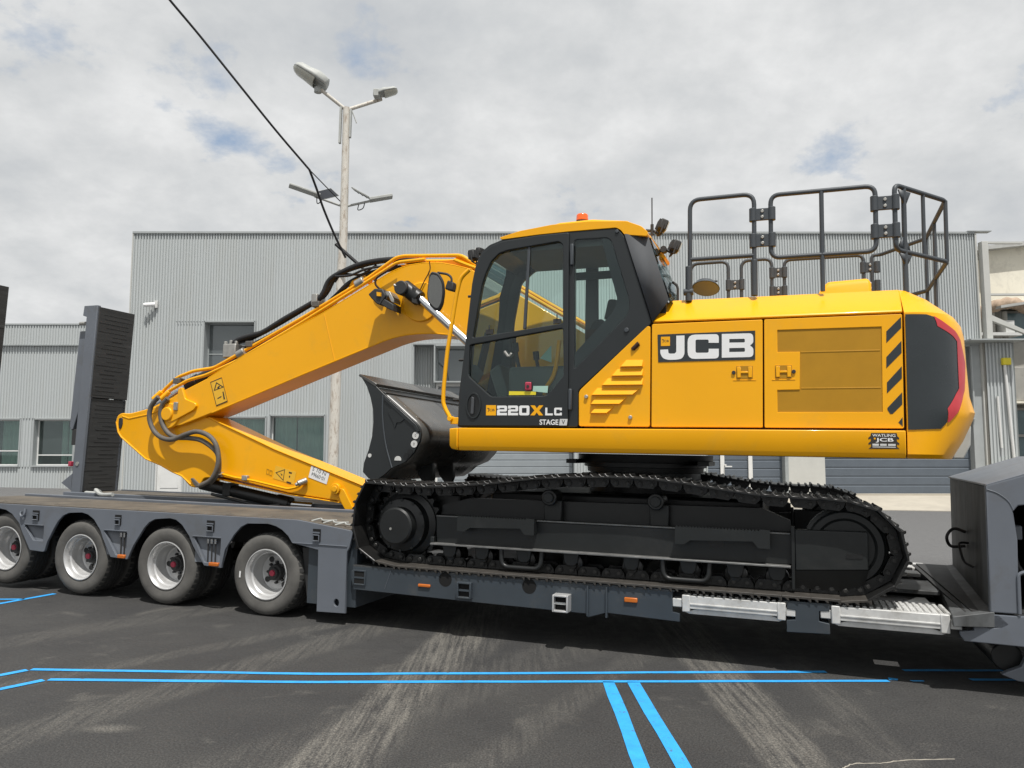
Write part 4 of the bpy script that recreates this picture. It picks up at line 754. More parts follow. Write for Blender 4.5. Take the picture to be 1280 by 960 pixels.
# ------------------------------------------------------------------ loose wide bucket lying across the tracks
BB = (1.05, 1.45, 1.29)
BK = root('digging_bucket', BB); tag(BK, 'loose wide black bucket lying across the tracks in front of the cab', 'bucket')
sidep = [(0.703, 2.326), (0.784, 2.21), (0.83, 2.10), (0.859, 1.99), (0.868, 1.86), (0.861, 1.728), (0.83, 1.60), (0.781, 1.467), (0.773, 1.38), (0.837, 1.321), (0.911, 1.297), (1.007, 1.357), (1.085, 1.424), (1.228, 1.484), (1.32, 1.578), (1.379, 1.692), (1.388, 1.75), (1.379, 1.80), (1.334, 1.861), (1.26, 1.918), (0.977, 2.135), (0.888, 2.212)]
V0, V1 = .35, 2.50
for v in (V0, V1 - .03):
    b = MB(); b.prism(sidep, v, v + .03); b.build('side_plate', M['bucket'], BK, BB, bevel=.004)
sh = smooth_path([(.96, 0, 2.14), (1.10, 0, 2.035), (1.25, 0, 1.915), (1.325, 0, 1.855), (1.372, 0, 1.79), (1.370, 0, 1.69), (1.312, 0, 1.585), (1.22, 0, 1.492), (1.08, 0, 1.432), (1.0, 0, 1.365), (.911, 0, 1.305), (.84, 0, 1.33)], 4)
b = MB(); n = 10; b.sheet([[(p.x, V0 + .03 + (V1 - V0 - .06) * j / n, p.z) for j in range(n + 1)] for p in sh]); o = b.build('shell', M['bucket_shell'], BK, BB, normals=False, smooth=60); s_ = o.modifiers.new('wall', 'SOLIDIFY'); s_.thickness = .02; s_.offset = 0
b = MB(); b.prism([(.700, 2.335), (.900, 2.235), (.885, 2.205), (.69, 2.315)], V0 - .005, V1 + .005); b.build('cutting_edge', M['bucket_shell'], BK, BB, bevel=.004)
b = MB(); b.prism([(.86, 2.21), (.985, 2.150), (.975, 2.118), (.85, 2.18)], V0 + .03, V1 - .03); b.build('lip_plate', M['bucket'], BK, BB, bevel=.004)
b = MB(); b.tube(smooth_path([(0.967, V0 - .002, 2.127), (0.972, V0 - .002, 1.917), (1.014, V0 - .002, 1.658), (1.091, V0 - .002, 1.428)]), .008, 6); b.build('weld_seam', M['rail_grey'], BK, BB)
b = MB(); b.prism([(.985, 2.115), (1.26, 1.905), (1.335, 1.845), (1.378, 1.78), (1.35, 1.765), (1.30, 1.83), (1.24, 1.87), (.985, 2.075)], V0 - .012, V0); b.build('wear_strip', M['bucket'], BK, BB, bevel=.004)
b = MB(); b.prism(rnd([(1.03, 1.96), (1.08, 2.01), (1.22, 1.90), (1.17, 1.86), (1.13, 1.86), (1.11, 1.80), (1.09, 1.86)], .01), V0 - .008, V0); b.build('cast_mark', M['bucket'], BK, BB, bevel=.003)
for u, z, r in ((1.332, 1.738, .034), (1.319, 1.658, .034), (.845, 1.54, .019)):
    b = MB(); b.cyl((u, V0 - .004, z), (u, V0, z), r, n=20); q = b.build('sticker_dot', M['white_dull'], BK, BB)
    if r > .03: text('dot_mark', '0', u - .008, z - .013, u + .008, z + .013, V0 - .005, M['hose_grey'], q, BB)
b = MB(); b.prism([(1.152 + .036 * math.cos(R(a)), 1.505 + .036 * math.sin(R(a))) for a in range(-10, 191, 20)], V0 - .004, V0); b.build('sticker_dot', M['white_dull'], BK, BB)
for u, z in ((1.28, 1.585), (1.24, 1.545)):
    b = MB(); b.cyl((u, V0 - .005, z), (u, V0, z), .028, n=16); b.build('plug', M['satin_black'], BK, BB)
for v in (1.0, 1.5):
    b = MB(); b.prism([(1.02, 1.46), (1.20, 1.50), (1.22, 1.32), (1.19, 1.24), (1.12, 1.24), (1.04, 1.34)], v, v + .05); b.build('hanger_lug', M['bucket'], BK, BB, bevel=.006)

# ------------------------------------------------------------------ excavator
EB = (3.25, 1.495, 0.55)
EX = root('excavator', EB); tag(EX, 'big yellow tracked excavator with black cab loaded on the grey trailer', 'excavator')
def ep(name, mb, m, parent=None, **k): return mb.build(name, M[m], parent or EX, EB, **k)
def eplate(name, outline, holes, v0, v1, m, parent=None, bevel=.004): return plate(name, outline, holes, v0, v1, M[m], parent or EX, EB, bevel)
def etext(name, body, u0_, z0_, u1_, z1_, v, m, parent, bold=0.0, rot=0.0): return text(name, body, u0_, z0_, u1_, z1_, v, M[m], parent, EB, bold, rot)
VM = 2 * EB[1]
# --- tracks
loop = [(1.041, 1.292), (1.247, 1.284), (1.624, 1.280), (1.918, 1.297), (2.254, 1.330), (2.651, 1.380), (3.134, 1.408), (3.529, 1.410), (3.845, 1.385), (4.15, 1.345), (4.445, 1.312), (4.73, 1.300), (4.946, 1.296), (5.15, 1.262), (5.277, 1.205), (5.365, 1.12), (5.420, 1.02), (5.436, .92), (5.415, .81), (5.350, .705), (5.243, .622), (5.12, .576), (4.95, .566), (3.5, .565), (1.6, .565), (1.30, .575), (1.15, .602), (1.03, .66), (.955, .735), (.918, .83), (.906, .93), (.908, 1.03), (.935, 1.14), (.975, 1.225)]
P = [Vector((p[0], p[1])) for p in loop]; dense = []
for i in range(len(P)):
    a, c = P[i], P[(i + 1) % len(P)]; p_, n_ = P[i - 1], P[(i + 2) % len(P)]
    for j in range(8):
        t = j / 8; dense.append(0.5 * ((2 * a) + (c - p_) * t + (2 * p_ - 5 * a + 4 * c - n_) * t * t + (3 * a - p_ - 3 * c + n_) * t ** 3))
ln = [0.0]
for i in range(len(dense)): ln.append(ln[-1] + (dense[(i + 1) % len(dense)] - dense[i]).length)
def at(s):
    s %= ln[-1]
    lo, hi = 0, len(dense)
    while hi - lo > 1:
        m_ = (lo + hi) // 2
        if ln[m_] <= s: lo = m_
        else: hi = m_
    a, c = dense[lo % len(dense)], dense[(lo + 1) % len(dense)]; t = (s - ln[lo]) / max(1e-9, ln[lo + 1] - ln[lo]); return a + (c - a) * t
NS = 49; PT = ln[-1] / NS
def shoe_mesh():
    h = PT / 2; prof = [(-h * 1.04, .004), (-h * .95, .030), (-h * .84, .030), (-h * .78, .010), (-h * .20, .008), (-h * .14, .026), (h * -.02, .026), (h * .06, .008), (h * .50, .008), (h * .56, .026), (h * .68, .026), (h * .74, .008), (h * 1.06, .004), (h * 1.06, -.008), (h * .9, -.010), (-h * .9, -.010), (-h * 1.04, -.008)]
    n = len(prof); b = MB(); rows = []
    for v, dx in ((-.30, -.012), (-.285, 0), (.285, 0), (.30, -.012)): rows.append([(x + dx * (1 if z > .015 else 0), v, z) for x, z in prof])
    b.sheet(rows, close=True); b.f.append(tuple(range(n - 1, -1, -1))); b.f.append(tuple(3 * n + k for k in range(n))); return b
def link_mesh():
    h = PT / 2; b = MB()
    for v in (-.085, .085):
        b.prism([(-h * .98, -.015), (h * .98, -.015), (h * .9, -.055), (h * .62, -.088), (-h * .62, -.088), (-h * .9, -.055)], v - .018, v + .018)
        for x in (-h * .5, h * .5): b.cyl((x, v - .03, -.052), (x, v + .03, -.052), .026, n=10)
    b.cyl((-h * .5, -.12, -.052), (-h * .5, .12, -.052), .02, n=10); return b
def pin_mesh():
    h = PT / 2; b = MB()
    b.cyl((0, -.122, -.052), (0, -.112, -.052), .017, n=10); return b
def wear_glint(o):        # bare steel on the grouser tips, lightened to paint in their highlights
    o.data.materials.append(M['worn_glint'])
    for p in o.data.polygons:
        if abs(p.normal.z) > .8 and p.center.z > .024: p.material_index = 1
TF = []
for side_ in (0, 1):
    vo = 2.39 * side_
    tf = [(1.652, 1.019), (2.745, 1.012), (3.759, 1.013), (4.70, 1.018), (4.70, .775), (3.098, .765), (1.66, .765)]
    b = MB(); b.prism(tf, vo + .17, vo + .46); F = ep('track_frame', b, 'frame_black', bevel=.012); TF.append(F)
    b = MB(); b.box(1.64, 4.66, vo + .085, vo + .17, .765, .780); ep('frame_ledge', b, 'edge_highlight', F, bevel=.003)
    b = MB(); b.box(1.66, 4.66, vo + .16, vo + .18, 1.008, 1.021); ep('frame_edge', b, 'edge_highlight', F, bevel=.003)
    b = MB(); b.box(1.62, 1.655, vo + .13, vo + .2, .74, .83); ep('frame_end', b, 'frame_black', F, bevel=.005)
    b = MB(); b.prism([(1.60, .90), (1.64, 1.10), (1.9, 1.17), (4.45, 1.19), (4.66, 1.10), (4.68, .90)], vo + .34, vo + .44); ep('frame_ridge', b, 'satin_black', F)
    b = MB(); b.box(1.12, 1.78, vo + .42, vo + .58, .68, 1.20); ep('motor_guard', b, 'satin_black', F, bevel=.02)
    gd = [(4.691, 1.052), (5.201, 1.060), (5.199, .775), (5.17, .67), (5.03, .600), (4.686, .606)]
    b = MB(); b.prism([(4.691, .745), (4.691, 1.052), (5.201, 1.060), (5.200, .78)], vo + .125, vo + .2); ep('idler_guard', b, 'frame_black', F, bevel=.008)
    b = MB(); b.add([(4.691, vo + .127, .745), (5.200, vo + .127, .78), (5.175, vo + .165, .67), (5.02, vo + .19, .605), (4.69, vo + .19, .608)], [(0, 1, 2, 3, 4)]); b.prism([(4.69, .608), (4.69, .745), (5.19, .775), (5.17, .67), (5.03, .605)], vo + .192, vo + .3); o = ep('guard_skirt', b, 'satin_black', F)
    b = MB(); b.box(4.665, 4.69, vo + .12, vo + .2, .60, 1.075); ep('guard_flange', b, 'frame_black', F, bevel=.004)
    b = MB(); b.prism(rnd([(5.045, .855), (5.165, .862), (5.165, .90), (5.045, .893)], .018), vo + .121, vo + .126); ep('slot', b, 'track_black', F)
    b = MB(); b.box(4.05, 4.16, vo + .1655, vo + .172, .875, .945); ep('slot', b, 'track_black', F)
    for u0_, u1_, z, br in ((1.911, 2.62, 1.024, .0), (3.797, 4.512, 1.030, .012)):
        n = 26; top = []
        for i in range(n):
            x = u0_ + (u1_ - u0_ - .06) * i / n; top += [(x, z), (x + (u1_ - u0_) / n * .5, z + .014)]
        top += [(u1_, z + .010)]
        out_ = top + [(u1_, .902), (u1_ - .085, .902), (u1_ - .125, .952), (u0_ + .12, .935), (u0_ + .07, .900), (u0_, .902)]
        b = MB(); b.prism(out_, vo + .06, vo + .078); S_ = ep('step', b, 'frame_black', F)
        b = MB(); b.box(u0_ + .01, u1_ - .01, vo + .078, vo + .165, z - .012, z - .002); b.box(u0_ + .005, u0_ + .015, vo + .078, vo + .17, .91, z - .012); b.box(u1_ - .015, u1_ - .005, vo + .078, vo + .17, .91, z - .012); ep('step_bracket', b, 'frame_black', F)['kind'] = 'stuff'
    for u, z in ((1.80, .69), (2.11, .688), (2.50, .686), (2.92, .686), (3.43, .686), (3.89, .686), (4.25, .686), (4.56, .686)):
        b = MB(); b.lathe([(0, vo + .175), (.045, vo + .176), (.05, vo + .20), (.06, vo + .205), (.085, vo + .215), (.09, vo + .235), (.075, vo + .25), (.075, vo + .36), (.09, vo + .375), (.085, vo + .39), (0, vo + .40)], u, z - .015, 18); ep('track_roller', b, 'track_black', F)
        b = MB(); b.prism([(u - .07, .77), (u + .07, .77), (u + .06, .69), (u + .035, .655), (u - .035, .655), (u - .06, .69)], vo + .15, vo + .18); ep('roller_bracket', b, 'frame_black', F, bevel=.008)
    for u in (2.49, 3.875):
        lp = rnd_open([(u - .185, vo + .125, .765), (u - .175, vo + .115, .615), (u + .175, vo + .115, .615), (u + .185, vo + .125, .765)], .10, 6)
        b = MB(); b.tube(lp, .021, 10); ep('track_guard', b, 'satin_black', F)
    for u in (2.703, 3.621):
        b = MB(); b.cyl((u, vo + .20, 1.215), (u, vo + .40, 1.215), .070, n=20); ep('carrier_roller', b, 'track_black', F, bevel=.01)
        b = MB(); b.cyl((u, vo + .18, 1.215), (u, vo + .2, 1.215), .045, n=16); ep('roller_cap', b, 'frame_black', F, bevel=.006)
        b = MB(); b.box(u - .06, u + .10, vo + .26, vo + .44, 1.01, 1.19); ep('roller_stand', b, 'frame_black', F, bevel=.01)
    b = MB(); b.lathe([(0, vo + .035), (.150, vo + .036), (.166, vo + .048), (.168, vo + .14), (.235, vo + .16), (.245, vo + .24), (.30, vo + .26), (.30, vo + .34), (0, vo + .34)], 1.31, .915, 40); D_ = ep('final_drive', b, 'satin_black', F, smooth=30)
    b = MB(); b.cyl((1.27, vo + .030, .89), (1.27, vo + .036, .89), .012, n=8); ep('plug', b, 'zinc', F)
    for k in range(12):
        a = 2 * math.pi * k / 12; b = MB(); b.cyl((1.31 + .228 * math.cos(a), vo + .15, .915 + .228 * math.sin(a)), (1.31 + .228 * math.cos(a), vo + .16, .915 + .228 * math.sin(a)), .014, n=6); ep('drive_bolt', b, 'frame_black', F)
    pts = []
    for k in range(44): a = 2 * math.pi * k / 44; r = .345 if k % 2 else .305; pts += [(1.31 + r * math.cos(a - .03), .925 + r * math.sin(a - .03)), (1.31 + r * math.cos(a + .03), .925 + r * math.sin(a + .03))]
    b = MB(); b.prism(pts, vo + .28, vo + .32); ep('sprocket', b, 'track_black', F)
    b = MB(); b.lathe([(0, vo + .19), (.20, vo + .19), (.22, vo + .175), (.262, vo + .175), (.275, vo + .19), (.275, vo + .23), (.30, vo + .24), (.30, vo + .36), (0, vo + .37)], 5.05, .93, 48); ep('idler_wheel', b, 'frame_black', F, smooth=30)
    if not side_:
        sh_, lk_, pn_ = None, None, None
    shd = shoe_mesh().build('track_shoe', M['shoe_dusty'], F, bevel=.003, seg=1) if not side_ else shd_all
    if not side_: shd_all = shd; wear_glint(shd)
    first_d = not side_
    for i in range(NS):
        s = (i + .35) * PT; p = at(s); d = (at(s + PT * .35) - at(s - PT * .35)).normalized()
        ang = math.atan2(d.y, d.x); loc = Vector((p.x, vo + .30, p.y)) - Vector(EB)      # path runs forward along the top: +z of the shoe points outward
        if sh_ is None:
            sh_ = shoe_mesh().build('track_shoe', M['shoe_black'], F, bevel=.003, seg=1); lk_ = link_mesh().build('track_link', M['track_black'], F); a_, b_ = sh_, lk_
            pn_ = pin_mesh().build('track_pin', M['pin_steel'], F, bevel=.003, seg=1); wear_glint(sh_); c_ = pn_
        else: a_, b_ = inst(sh_, F), inst(lk_, F)
        if 0 <= i and p.y < .60 and shd is not None and a_ is not sh_: C.objects.unlink(a_); bpy.data.objects.remove(a_); a_ = inst(shd, F)
        for o in (a_, b_): o.location = loc; o.rotation_euler = (0, -ang, 0)
        if side_: continue
        dv = Vector((d.x, 0, d.y)) * PT * .25
        if i: c_ = inst(pn_, F)
        c2_ = inst(pn_, F); c_.location = loc - dv; c2_.location = loc + dv; c_.rotation_euler = c2_.rotation_euler = (0, -ang, 0)
# --- carbody, slew ring
b = MB(); b.box(2.0, 4.45, .62, VM - .62, .70, 1.24); ep('car_body', b, 'satin_black', bevel=.03)
for u0_, u1_ in ((1.95, 2.7), (3.8, 4.5)):
    for v0_, v1_, s in ((.45, 1.1, 1), (VM - .45, VM - 1.1, 1)):
        b = MB(); b.add([(u0_ if u0_ < 3 else u0_, v0_, .80), (u0_ + .62, v0_, .80), (u0_ + .62, v0_, 1.12), (u0_, v0_, 1.12), (2.6 if u0_ < 3 else 3.4, v1_, .80), (3.2 if u0_ < 3 else 4.0, v1_, .80), (3.2 if u0_ < 3 else 4.0, v1_, 1.2), (2.6 if u0_ < 3 else 3.4, v1_, 1.2)], [(0, 1, 2, 3), (7, 6, 5, 4), (0, 4, 5, 1), (1, 5, 6, 2), (2, 6, 7, 3), (3, 7, 4, 0)]); ep('leg_beam', b, 'satin_black', bevel=.02)
b = MB(); cz = EB[1]
prof = [(.0, 1.24), (.54, 1.24), (.54, 1.425), (.565, 1.43), (.57, 1.475), (.60, 1.48), (.60, 1.52), (.655, 1.525), (.66, 1.55), (.66, 1.60)]
rows = [[(3.30 + r * math.cos(2 * math.pi * k / 48), cz + r * math.sin(2 * math.pi * k / 48), z) for k in range(48)] for r, z in prof]; b.sheet(rows, close=True); ep('slew_ring', b, 'satin_black', smooth=30)
for s in (-1, 1):
    b = MB(); b.box(3.30 + s * .62 - .05, 3.30 + s * .62 + .05, cz - .5, cz + .1, 1.505, 1.545); ep('slew_flange', b, 'satin_black')
# --- upper frame: yellow skirt round a dark deck
b = MB(); b.box(1.89, 5.47, .16, VM - .16, 1.62, 1.81); ep('deck_frame', b, 'satin_black')
for v, w, s in ((.095, .15, 1), (VM - .095, VM - .15, -1)):
    b = MB(); b.add([(1.884, v, 1.806), (5.464, v, 1.812), (5.464, v, 1.645), (1.884, v, 1.645), (1.888, v + s * .022, 1.606), (5.464, v + s * .022, 1.608), (1.884, v + s * .09, 1.806), (5.464, v + s * .09, 1.812), (1.888, v + s * .09, 1.606), (5.464, v + s * .09, 1.608)],
                    [(0, 1, 2, 3), (3, 2, 5, 4), (0, 6, 7, 1), (4, 5, 9, 8), (0, 3, 4, 8, 6), (1, 7, 9, 5, 2)]); ep('side_skirt', b, 'yellow', bevel=.006)
    b = MB(); b.add([(1.786, v + s * .02, 1.800), (1.876, v, 1.806), (1.876, v, 1.645), (1.790, v + s * .02, 1.650), (1.802, v + s * .04, 1.620), (1.880, v + s * .022, 1.606), (1.80, v + s * .16, 1.800), (1.876, v + s * .16, 1.806), (1.81, v + s * .16, 1.62), (1.88, v + s * .16, 1.606)],
                    [(0, 1, 2, 3), (3, 2, 5, 4), (0, 6, 7, 1), (4, 5, 9, 8), (0, 3, 4, 8, 6), (1, 7, 9, 5, 2)]); ep('skirt_cap', b, 'yellow', bevel=.008)
# --- engine house
b = MB(); b.box(3.02, 5.47, .165, VM - .165, 1.815, 2.66); ep('engine_bay', b, 'gap')
b = MB(); b.box(1.95, 3.6, 1.85, VM - .14, 1.815, 2.30); ep('tool_box', b, 'yellow', bevel=.02)
b = MB(); b.box(2.7, 3.6, 1.85, VM - .14, 2.31, 2.66); ep('fuel_tank', b, 'yellow', bevel=.02)
b = MB(); b.box(3.60, 5.464, VM - .165, VM - .13, 1.83, 2.685); ep('side_panel', b, 'yellow', bevel=.006)
vent = rnd([(2.982, 1.828), (2.978, 2.127), (3.560, 2.666), (3.585, 2.66), (3.583, 1.827)], [.02, .03, .01, .012, .02])
vp = eplate('vent_panel', vent, [], .130, .165, 'yellow', bevel=.005)
for pts in ([(3.335, 2.323), (3.387, 2.385), (3.526, 2.382), (3.526, 2.323)], [(3.262, 2.247), (3.313, 2.310), (3.527, 2.306), (3.527, 2.247)], [(3.180, 2.170), (3.232, 2.233), (3.527, 2.228), (3.527, 2.170)],
            [(3.090, 2.088), (3.142, 2.152), (3.505, 2.148), (3.447, 2.088)], [(3.083, 2.011), (3.135, 2.078), (3.396, 2.077), (3.338, 2.011)], [(3.084, 1.935), (3.136, 1.997), (3.289, 1.997), (3.230, 1.935)]):
    b = MB(); (a, za), (c, zc), (d, zd), (e, ze) = pts      # scoop louvre: flush along its top, standing out along its lower edge
    b.add([(a + .01, .100, za + .006), (e - .004, .100, ze + .006), (d, .128, zd), (c, .128, zc), (a, .131, za), (e, .131, ze), (d, .131, zd), (c, .131, zc)], [(0, 1, 2, 3), (0, 4, 5, 1), (1, 5, 6, 2), (0, 3, 7, 4), (3, 2, 6, 7)]); ep('louvre', b, 'yellow', vp)
b = MB(); b.tube([(3.440, .128, 2.474), (3.488, .128, 2.521)], .019, 10); q = ep('pull_handle', b, 'gap', vp)
b = MB(); b.tube([(3.436, .124, 2.466), (3.494, .124, 2.523), (3.484, .124, 2.534), (3.428, .124, 2.478)], .004, 6, closed=True); ep('handle_rim', b, 'rail_grey', vp)
for u, z in ((3.047, 2.079), (3.424, 1.905)):
    b = MB(); b.cyl((u, .112, z), (u, .132, z), .016, n=12); ep('bolt', b, 'zinc', vp, bevel=.003)
p1 = eplate('side_panel', rnd([(3.596, 1.826), (3.598, 2.681), (4.472, 2.683), (4.466, 1.828)], .012), [], .130, .165, 'yellow', bevel=.005)
gr = [(4.582, 2.595), (5.323, 2.594), (5.318, 1.949), (4.577, 1.949), (4.577, 2.122), (4.742, 2.124), (4.745, 2.418), (4.581, 2.420)]
p2 = eplate('side_panel', rnd([(4.479, 1.828), (4.484, 2.683), (5.464, 2.684), (5.458, 1.829)], .012), [gr], .130, .165, 'yellow', bevel=.003)
b = MB(); b.prism([(4.57, 2.60), (5.33, 2.60), (5.33, 1.94), (4.57, 1.94), (4.57, 2.13), (4.735, 2.13), (4.735, 2.41), (4.57, 2.41)], .137, .150); ep('grille_mesh', b, 'yellow_grille', p2)
for z0, z1, u0_ in ((2.410, 2.420, 4.75), (2.128, 2.138, 4.75)):
    b = MB(); b.box(u0_, 5.31, .1345, .14, z0, z1); ep('grille_bar', b, 'yellow_grille', p2, bevel=.002)
for u0_, u1_, sc in ((4.276, 4.389, 4.250), (4.568, 4.679, 4.699)):
    pp = p1 if u0_ < 4.4 else p2
    b = MB(); b.box(u0_ - .006, u1_ + .006, .1275, .131, 2.215, 2.315); ep('latch_surround', b, 'yellow_grille', pp)
    b = MB(); b.box(u0_, u0_ + .028, .118, .130, 2.222, 2.308); b.box(u1_ - .028, u1_, .118, .130, 2.222, 2.308); b.box(u0_ + .028, u1_ - .028, .120, .1285, 2.256, 2.272); q = ep('latch', b, 'yellow', pp, bevel=.003); q['kind'] = 'stuff'
    b = MB(); b.cyl((sc, .118, 2.264), (sc, .131, 2.264), .015, n=14); ep('lock', b, 'hub_dark', pp, bevel=.002)
    b = MB(); b.box(u0_ - .03, u1_ + .03, .127, .131, 2.200, 2.204); ep('latch_lip', b, 'yellow', pp)
# lettering plate
pj = eplate('name_plate', [(3.646, 2.590), (4.416, 2.596), (4.414, 2.364), (3.652, 2.361)], [], .126, .130, 'cw_black', p1, bevel=0)
def letters(rings, holes=(), v=.1245, m='white', parent=p1, name='letter'): return place_mesh(poly_mesh(rings, list(holes), .001), name, M[m], parent, v, EB)
letters(rnd([(3.799, 2.575), (3.865, 2.575), (3.865, 2.42), (3.845, 2.385), (3.80, 2.377), (3.735, 2.377), (3.690, 2.390), (3.669, 2.430), (3.669, 2.463), (3.732, 2.464), (3.736, 2.432), (3.750, 2.428), (3.785, 2.428), (3.799, 2.440)], [0, 0, .03, .02, .02, .02, .03, .02, 0, 0, .008, .005, .005, .01]))
letters(rnd([(4.137, 2.577), (4.136, 2.506), (4.057, 2.509), (4.057, 2.535), (3.953, 2.538), (3.953, 2.430), (4.057, 2.428), (4.057, 2.460), (4.136, 2.458), (4.136, 2.380), (3.890, 2.380), (3.890, 2.580)], [.03, 0, 0, .015, .015, .015, .015, 0, 0, .03, .06, .06]))
letters(rnd([(4.160, 2.577), (4.401, 2.575), (4.401, 2.498), (4.375, 2.478), (4.401, 2.456), (4.401, 2.385), (4.159, 2.385)], [0, .035, .02, .005, .02, .035, 0]), [rnd([(4.218, 2.534), (4.337, 2.533), (4.337, 2.503), (4.218, 2.505)], [0, .01, .01, 0]), rnd([(4.217, 2.461), (4.337, 2.460), (4.337, 2.428), (4.217, 2.429)], [0, .01, .01, 0])])
def emblem(u0_, u1_, z0_, z1_, v, parent):
    flat_poly('emblem', [(u0_, z0_), (u1_, z0_), (u1_, z1_), (u0_, z1_)], v, M['yellow'], parent, EB)
    w, h = u1_ - u0_, z1_ - z0_
    etext('emblem_print', 'JCB', u0_ + w * .16, z0_ + h * .34, u1_ - w * .14, z1_ - h * .36, v - .0012, 'print_black', parent, .01)
    flat_poly('emblem_print', [(u0_ + w * .12, z1_ - h * .26), (u0_ + w * .34, z1_ - h * .30), (u0_ + w * .34, z1_ - h * .36), (u0_ + w * .12, z1_ - h * .32)], v - .0012, M['print_black'], parent, EB)
emblem(3.674, 3.748, 2.493, 2.570, .1245, p1)
for pts in ([(5.456, 2.662), (5.456, 2.579), (5.353, 2.469), (5.355, 2.556)], [(5.455, 2.482), (5.454, 2.391), (5.349, 2.278), (5.351, 2.362)], [(5.453, 2.291), (5.452, 2.201), (5.349, 2.089), (5.351, 2.171)], [(5.451, 2.097), (5.450, 2.007), (5.385, 1.937), (5.368, 1.936), (5.350, 1.967), (5.350, 1.981)], [(5.450, 1.912), (5.449, 1.843), (5.421, 1.873)]):
    flat_poly('hazard_stripe', pts, .1285, M['cw_black'], p2, EB)
# hood: sloping shoulders and a flat top
b = MB(); hs = [(.130, 2.694), (.132, 2.712), (.385, 2.918), (.43, 2.928), (VM - .43, 2.928), (VM - .385, 2.918), (VM - .132, 2.712), (VM - .13, 2.694)]
rows = [[(u + (z - 2.694) * .47 * (1 if u < 4 else .15), v, z) for v, z in hs] for u in (3.601, 5.466)]
b.sheet(rows); b.f.append(tuple(range(8))); b.f.append(tuple(range(15, 7, -1))); b.f.append((0, 7, 15, 8)); hood = ep('engine_hood', b, 'yellow', bevel=.012)
b = MB(); b.add([(4.86, 1.0, 2.93), (5.345, 1.0, 2.93), (5.345, 2.1, 2.93), (4.86, 2.1, 2.93), (4.995, 1.08, 3.165), (5.325, 1.06, 3.175), (5.325, 2.04, 3.175), (4.995, 2.04, 3.165), (4.935, 1.04, 3.09), (5.345, 1.02, 3.12), (5.345, 2.08, 3.12), (4.935, 2.08, 3.09)],
                [(4, 5, 6, 7), (0, 1, 9, 8), (8, 9, 5, 4), (1, 2, 10, 9), (9, 10, 6, 5), (2, 3, 11, 10), (10, 11, 7, 6), (3, 0, 8, 11), (11, 8, 4, 7)]); ep('air_filter_cover', b, 'yellow', hood, bevel=.03, seg=3)
b = MB(); b.prism([(5.38, 2.93), (5.62, 3.14), (5.62, 2.93)], 1.5, 2.1); ep('rear_camera_cover', b, 'rail_grey')
# --- counterweight
CWR = [(1.609, .17, 5.866), (1.64, .13, 5.878), (1.75, .13, 5.945), (1.915, .13, 6.02), (1.964, .13, 6.035), (2.093, .13, 6.0), (2.338, .13, 5.985), (2.55, .13, 5.975), (2.634, .13, 5.955), (2.695, .13, 5.91), (2.78, .23, 5.83), (2.849, .31, 5.757), (2.915, .40, 5.63), (2.93, .45, 5.56)]
def lin(z, k):
    for (a, c) in zip(CWR, CWR[1:]):
        if z <= c[0]: t = max(0, (z - a[0]) / (c[0] - a[0])); return a[k] + (c[k] - a[k]) * t
    return CWR[-1][k]
def cws(a, z, off=0.0):
    v0_, ue = lin(z, 1), lin(z, 2); t = a * math.pi / 2
    if off:
        p = Vector(cws(a, z)); e = .01; pa = Vector(cws(min(1, a + e), z)) - Vector(cws(max(0, a - e), z)); pz = Vector(cws(a, z + e)) - Vector(cws(a, z - e)); n_ = pa.cross(pz).normalized()
        return tuple(p + n_ * off)
    return (5.478 + (ue - 5.478) * math.sin(t) ** .85, v0_ + .75 * (1 - math.cos(t) ** .85), z)
rows = []
for z, v0_, ue in CWR:
    near = [cws(k / 16, z) for k in range(17)]; far = [(p[0], VM - p[1], p[2]) for p in reversed(near)]; rows.append(near + far)
b = MB(); b.sheet(rows); m_ = len(rows[0]); k1 = (len(rows) - 1) * m_
b.f.append(tuple(range(m_ - 1, -1, -1))); b.f.append(tuple(k1 + k for k in range(m_))); b.f.append(tuple([r * m_ for r in range(len(rows))] + [r * m_ + m_ - 1 for r in range(len(rows) - 1, -1, -1)]))
CW = ep('counterweight', b, 'yellow', smooth=24)
def decal(name, poly, off, m):
    vs = [Vector(p) for p in poly]; n = len(vs)
    big = []
    for i in range(n):
        a, c = vs[i], vs[(i + 1) % n]; k = max(1, int((c - a).length / .03))
        for j in range(k): big.append(a + (c - a) * j / k)
    nb = len(big); inner = []
    def inside(p):
        r = False
        for i in range(nb):
            a, c = big[i], big[i - 1]
            if (a.y > p.y) != (c.y > p.y) and p.x < (c.x - a.x) * (p.y - a.y) / (c.y - a.y) + a.x: r = not r
        return r
    for i in range(40):
        for j in range(40):
            p = Vector((i / 40 + .003, 1.6 + j * .034 + .002))
            if inside(p) and min((p - q).length for q in big) > .012: inner.append(p)
    r = delaunay_2d_cdt(big + inner, [], [list(range(nb))], 1, 1e-5)
    b = MB(); b.add([cws(p.x, p.y, off) for p in r[0]], [tuple(f) for f in r[2]]); return ep(name, b, m, CW, normals=False, smooth=60)
decal('rear_panel', [(0.004, 2.680), (0.177, 2.677), (0.25, 2.660), (0.445, 2.55), (0.495, 2.49), (0.475, 2.138), (0.290, 1.98), (0.300, 1.878), (0.255, 1.831), (0.004, 1.820)], .006, 'cw_black')
decal('red_stripe', [(0.245, 2.667), (0.357, 2.616), (0.475, 2.568), (0.555, 2.508), (0.64, 2.34), (0.557, 2.122), (0.322, 1.883), (0.305, 1.878), (0.288, 1.98), (0.463, 2.135), (0.489, 2.490), (0.434, 2.524), (0.258, 2.59)], .009, 'orange_red')
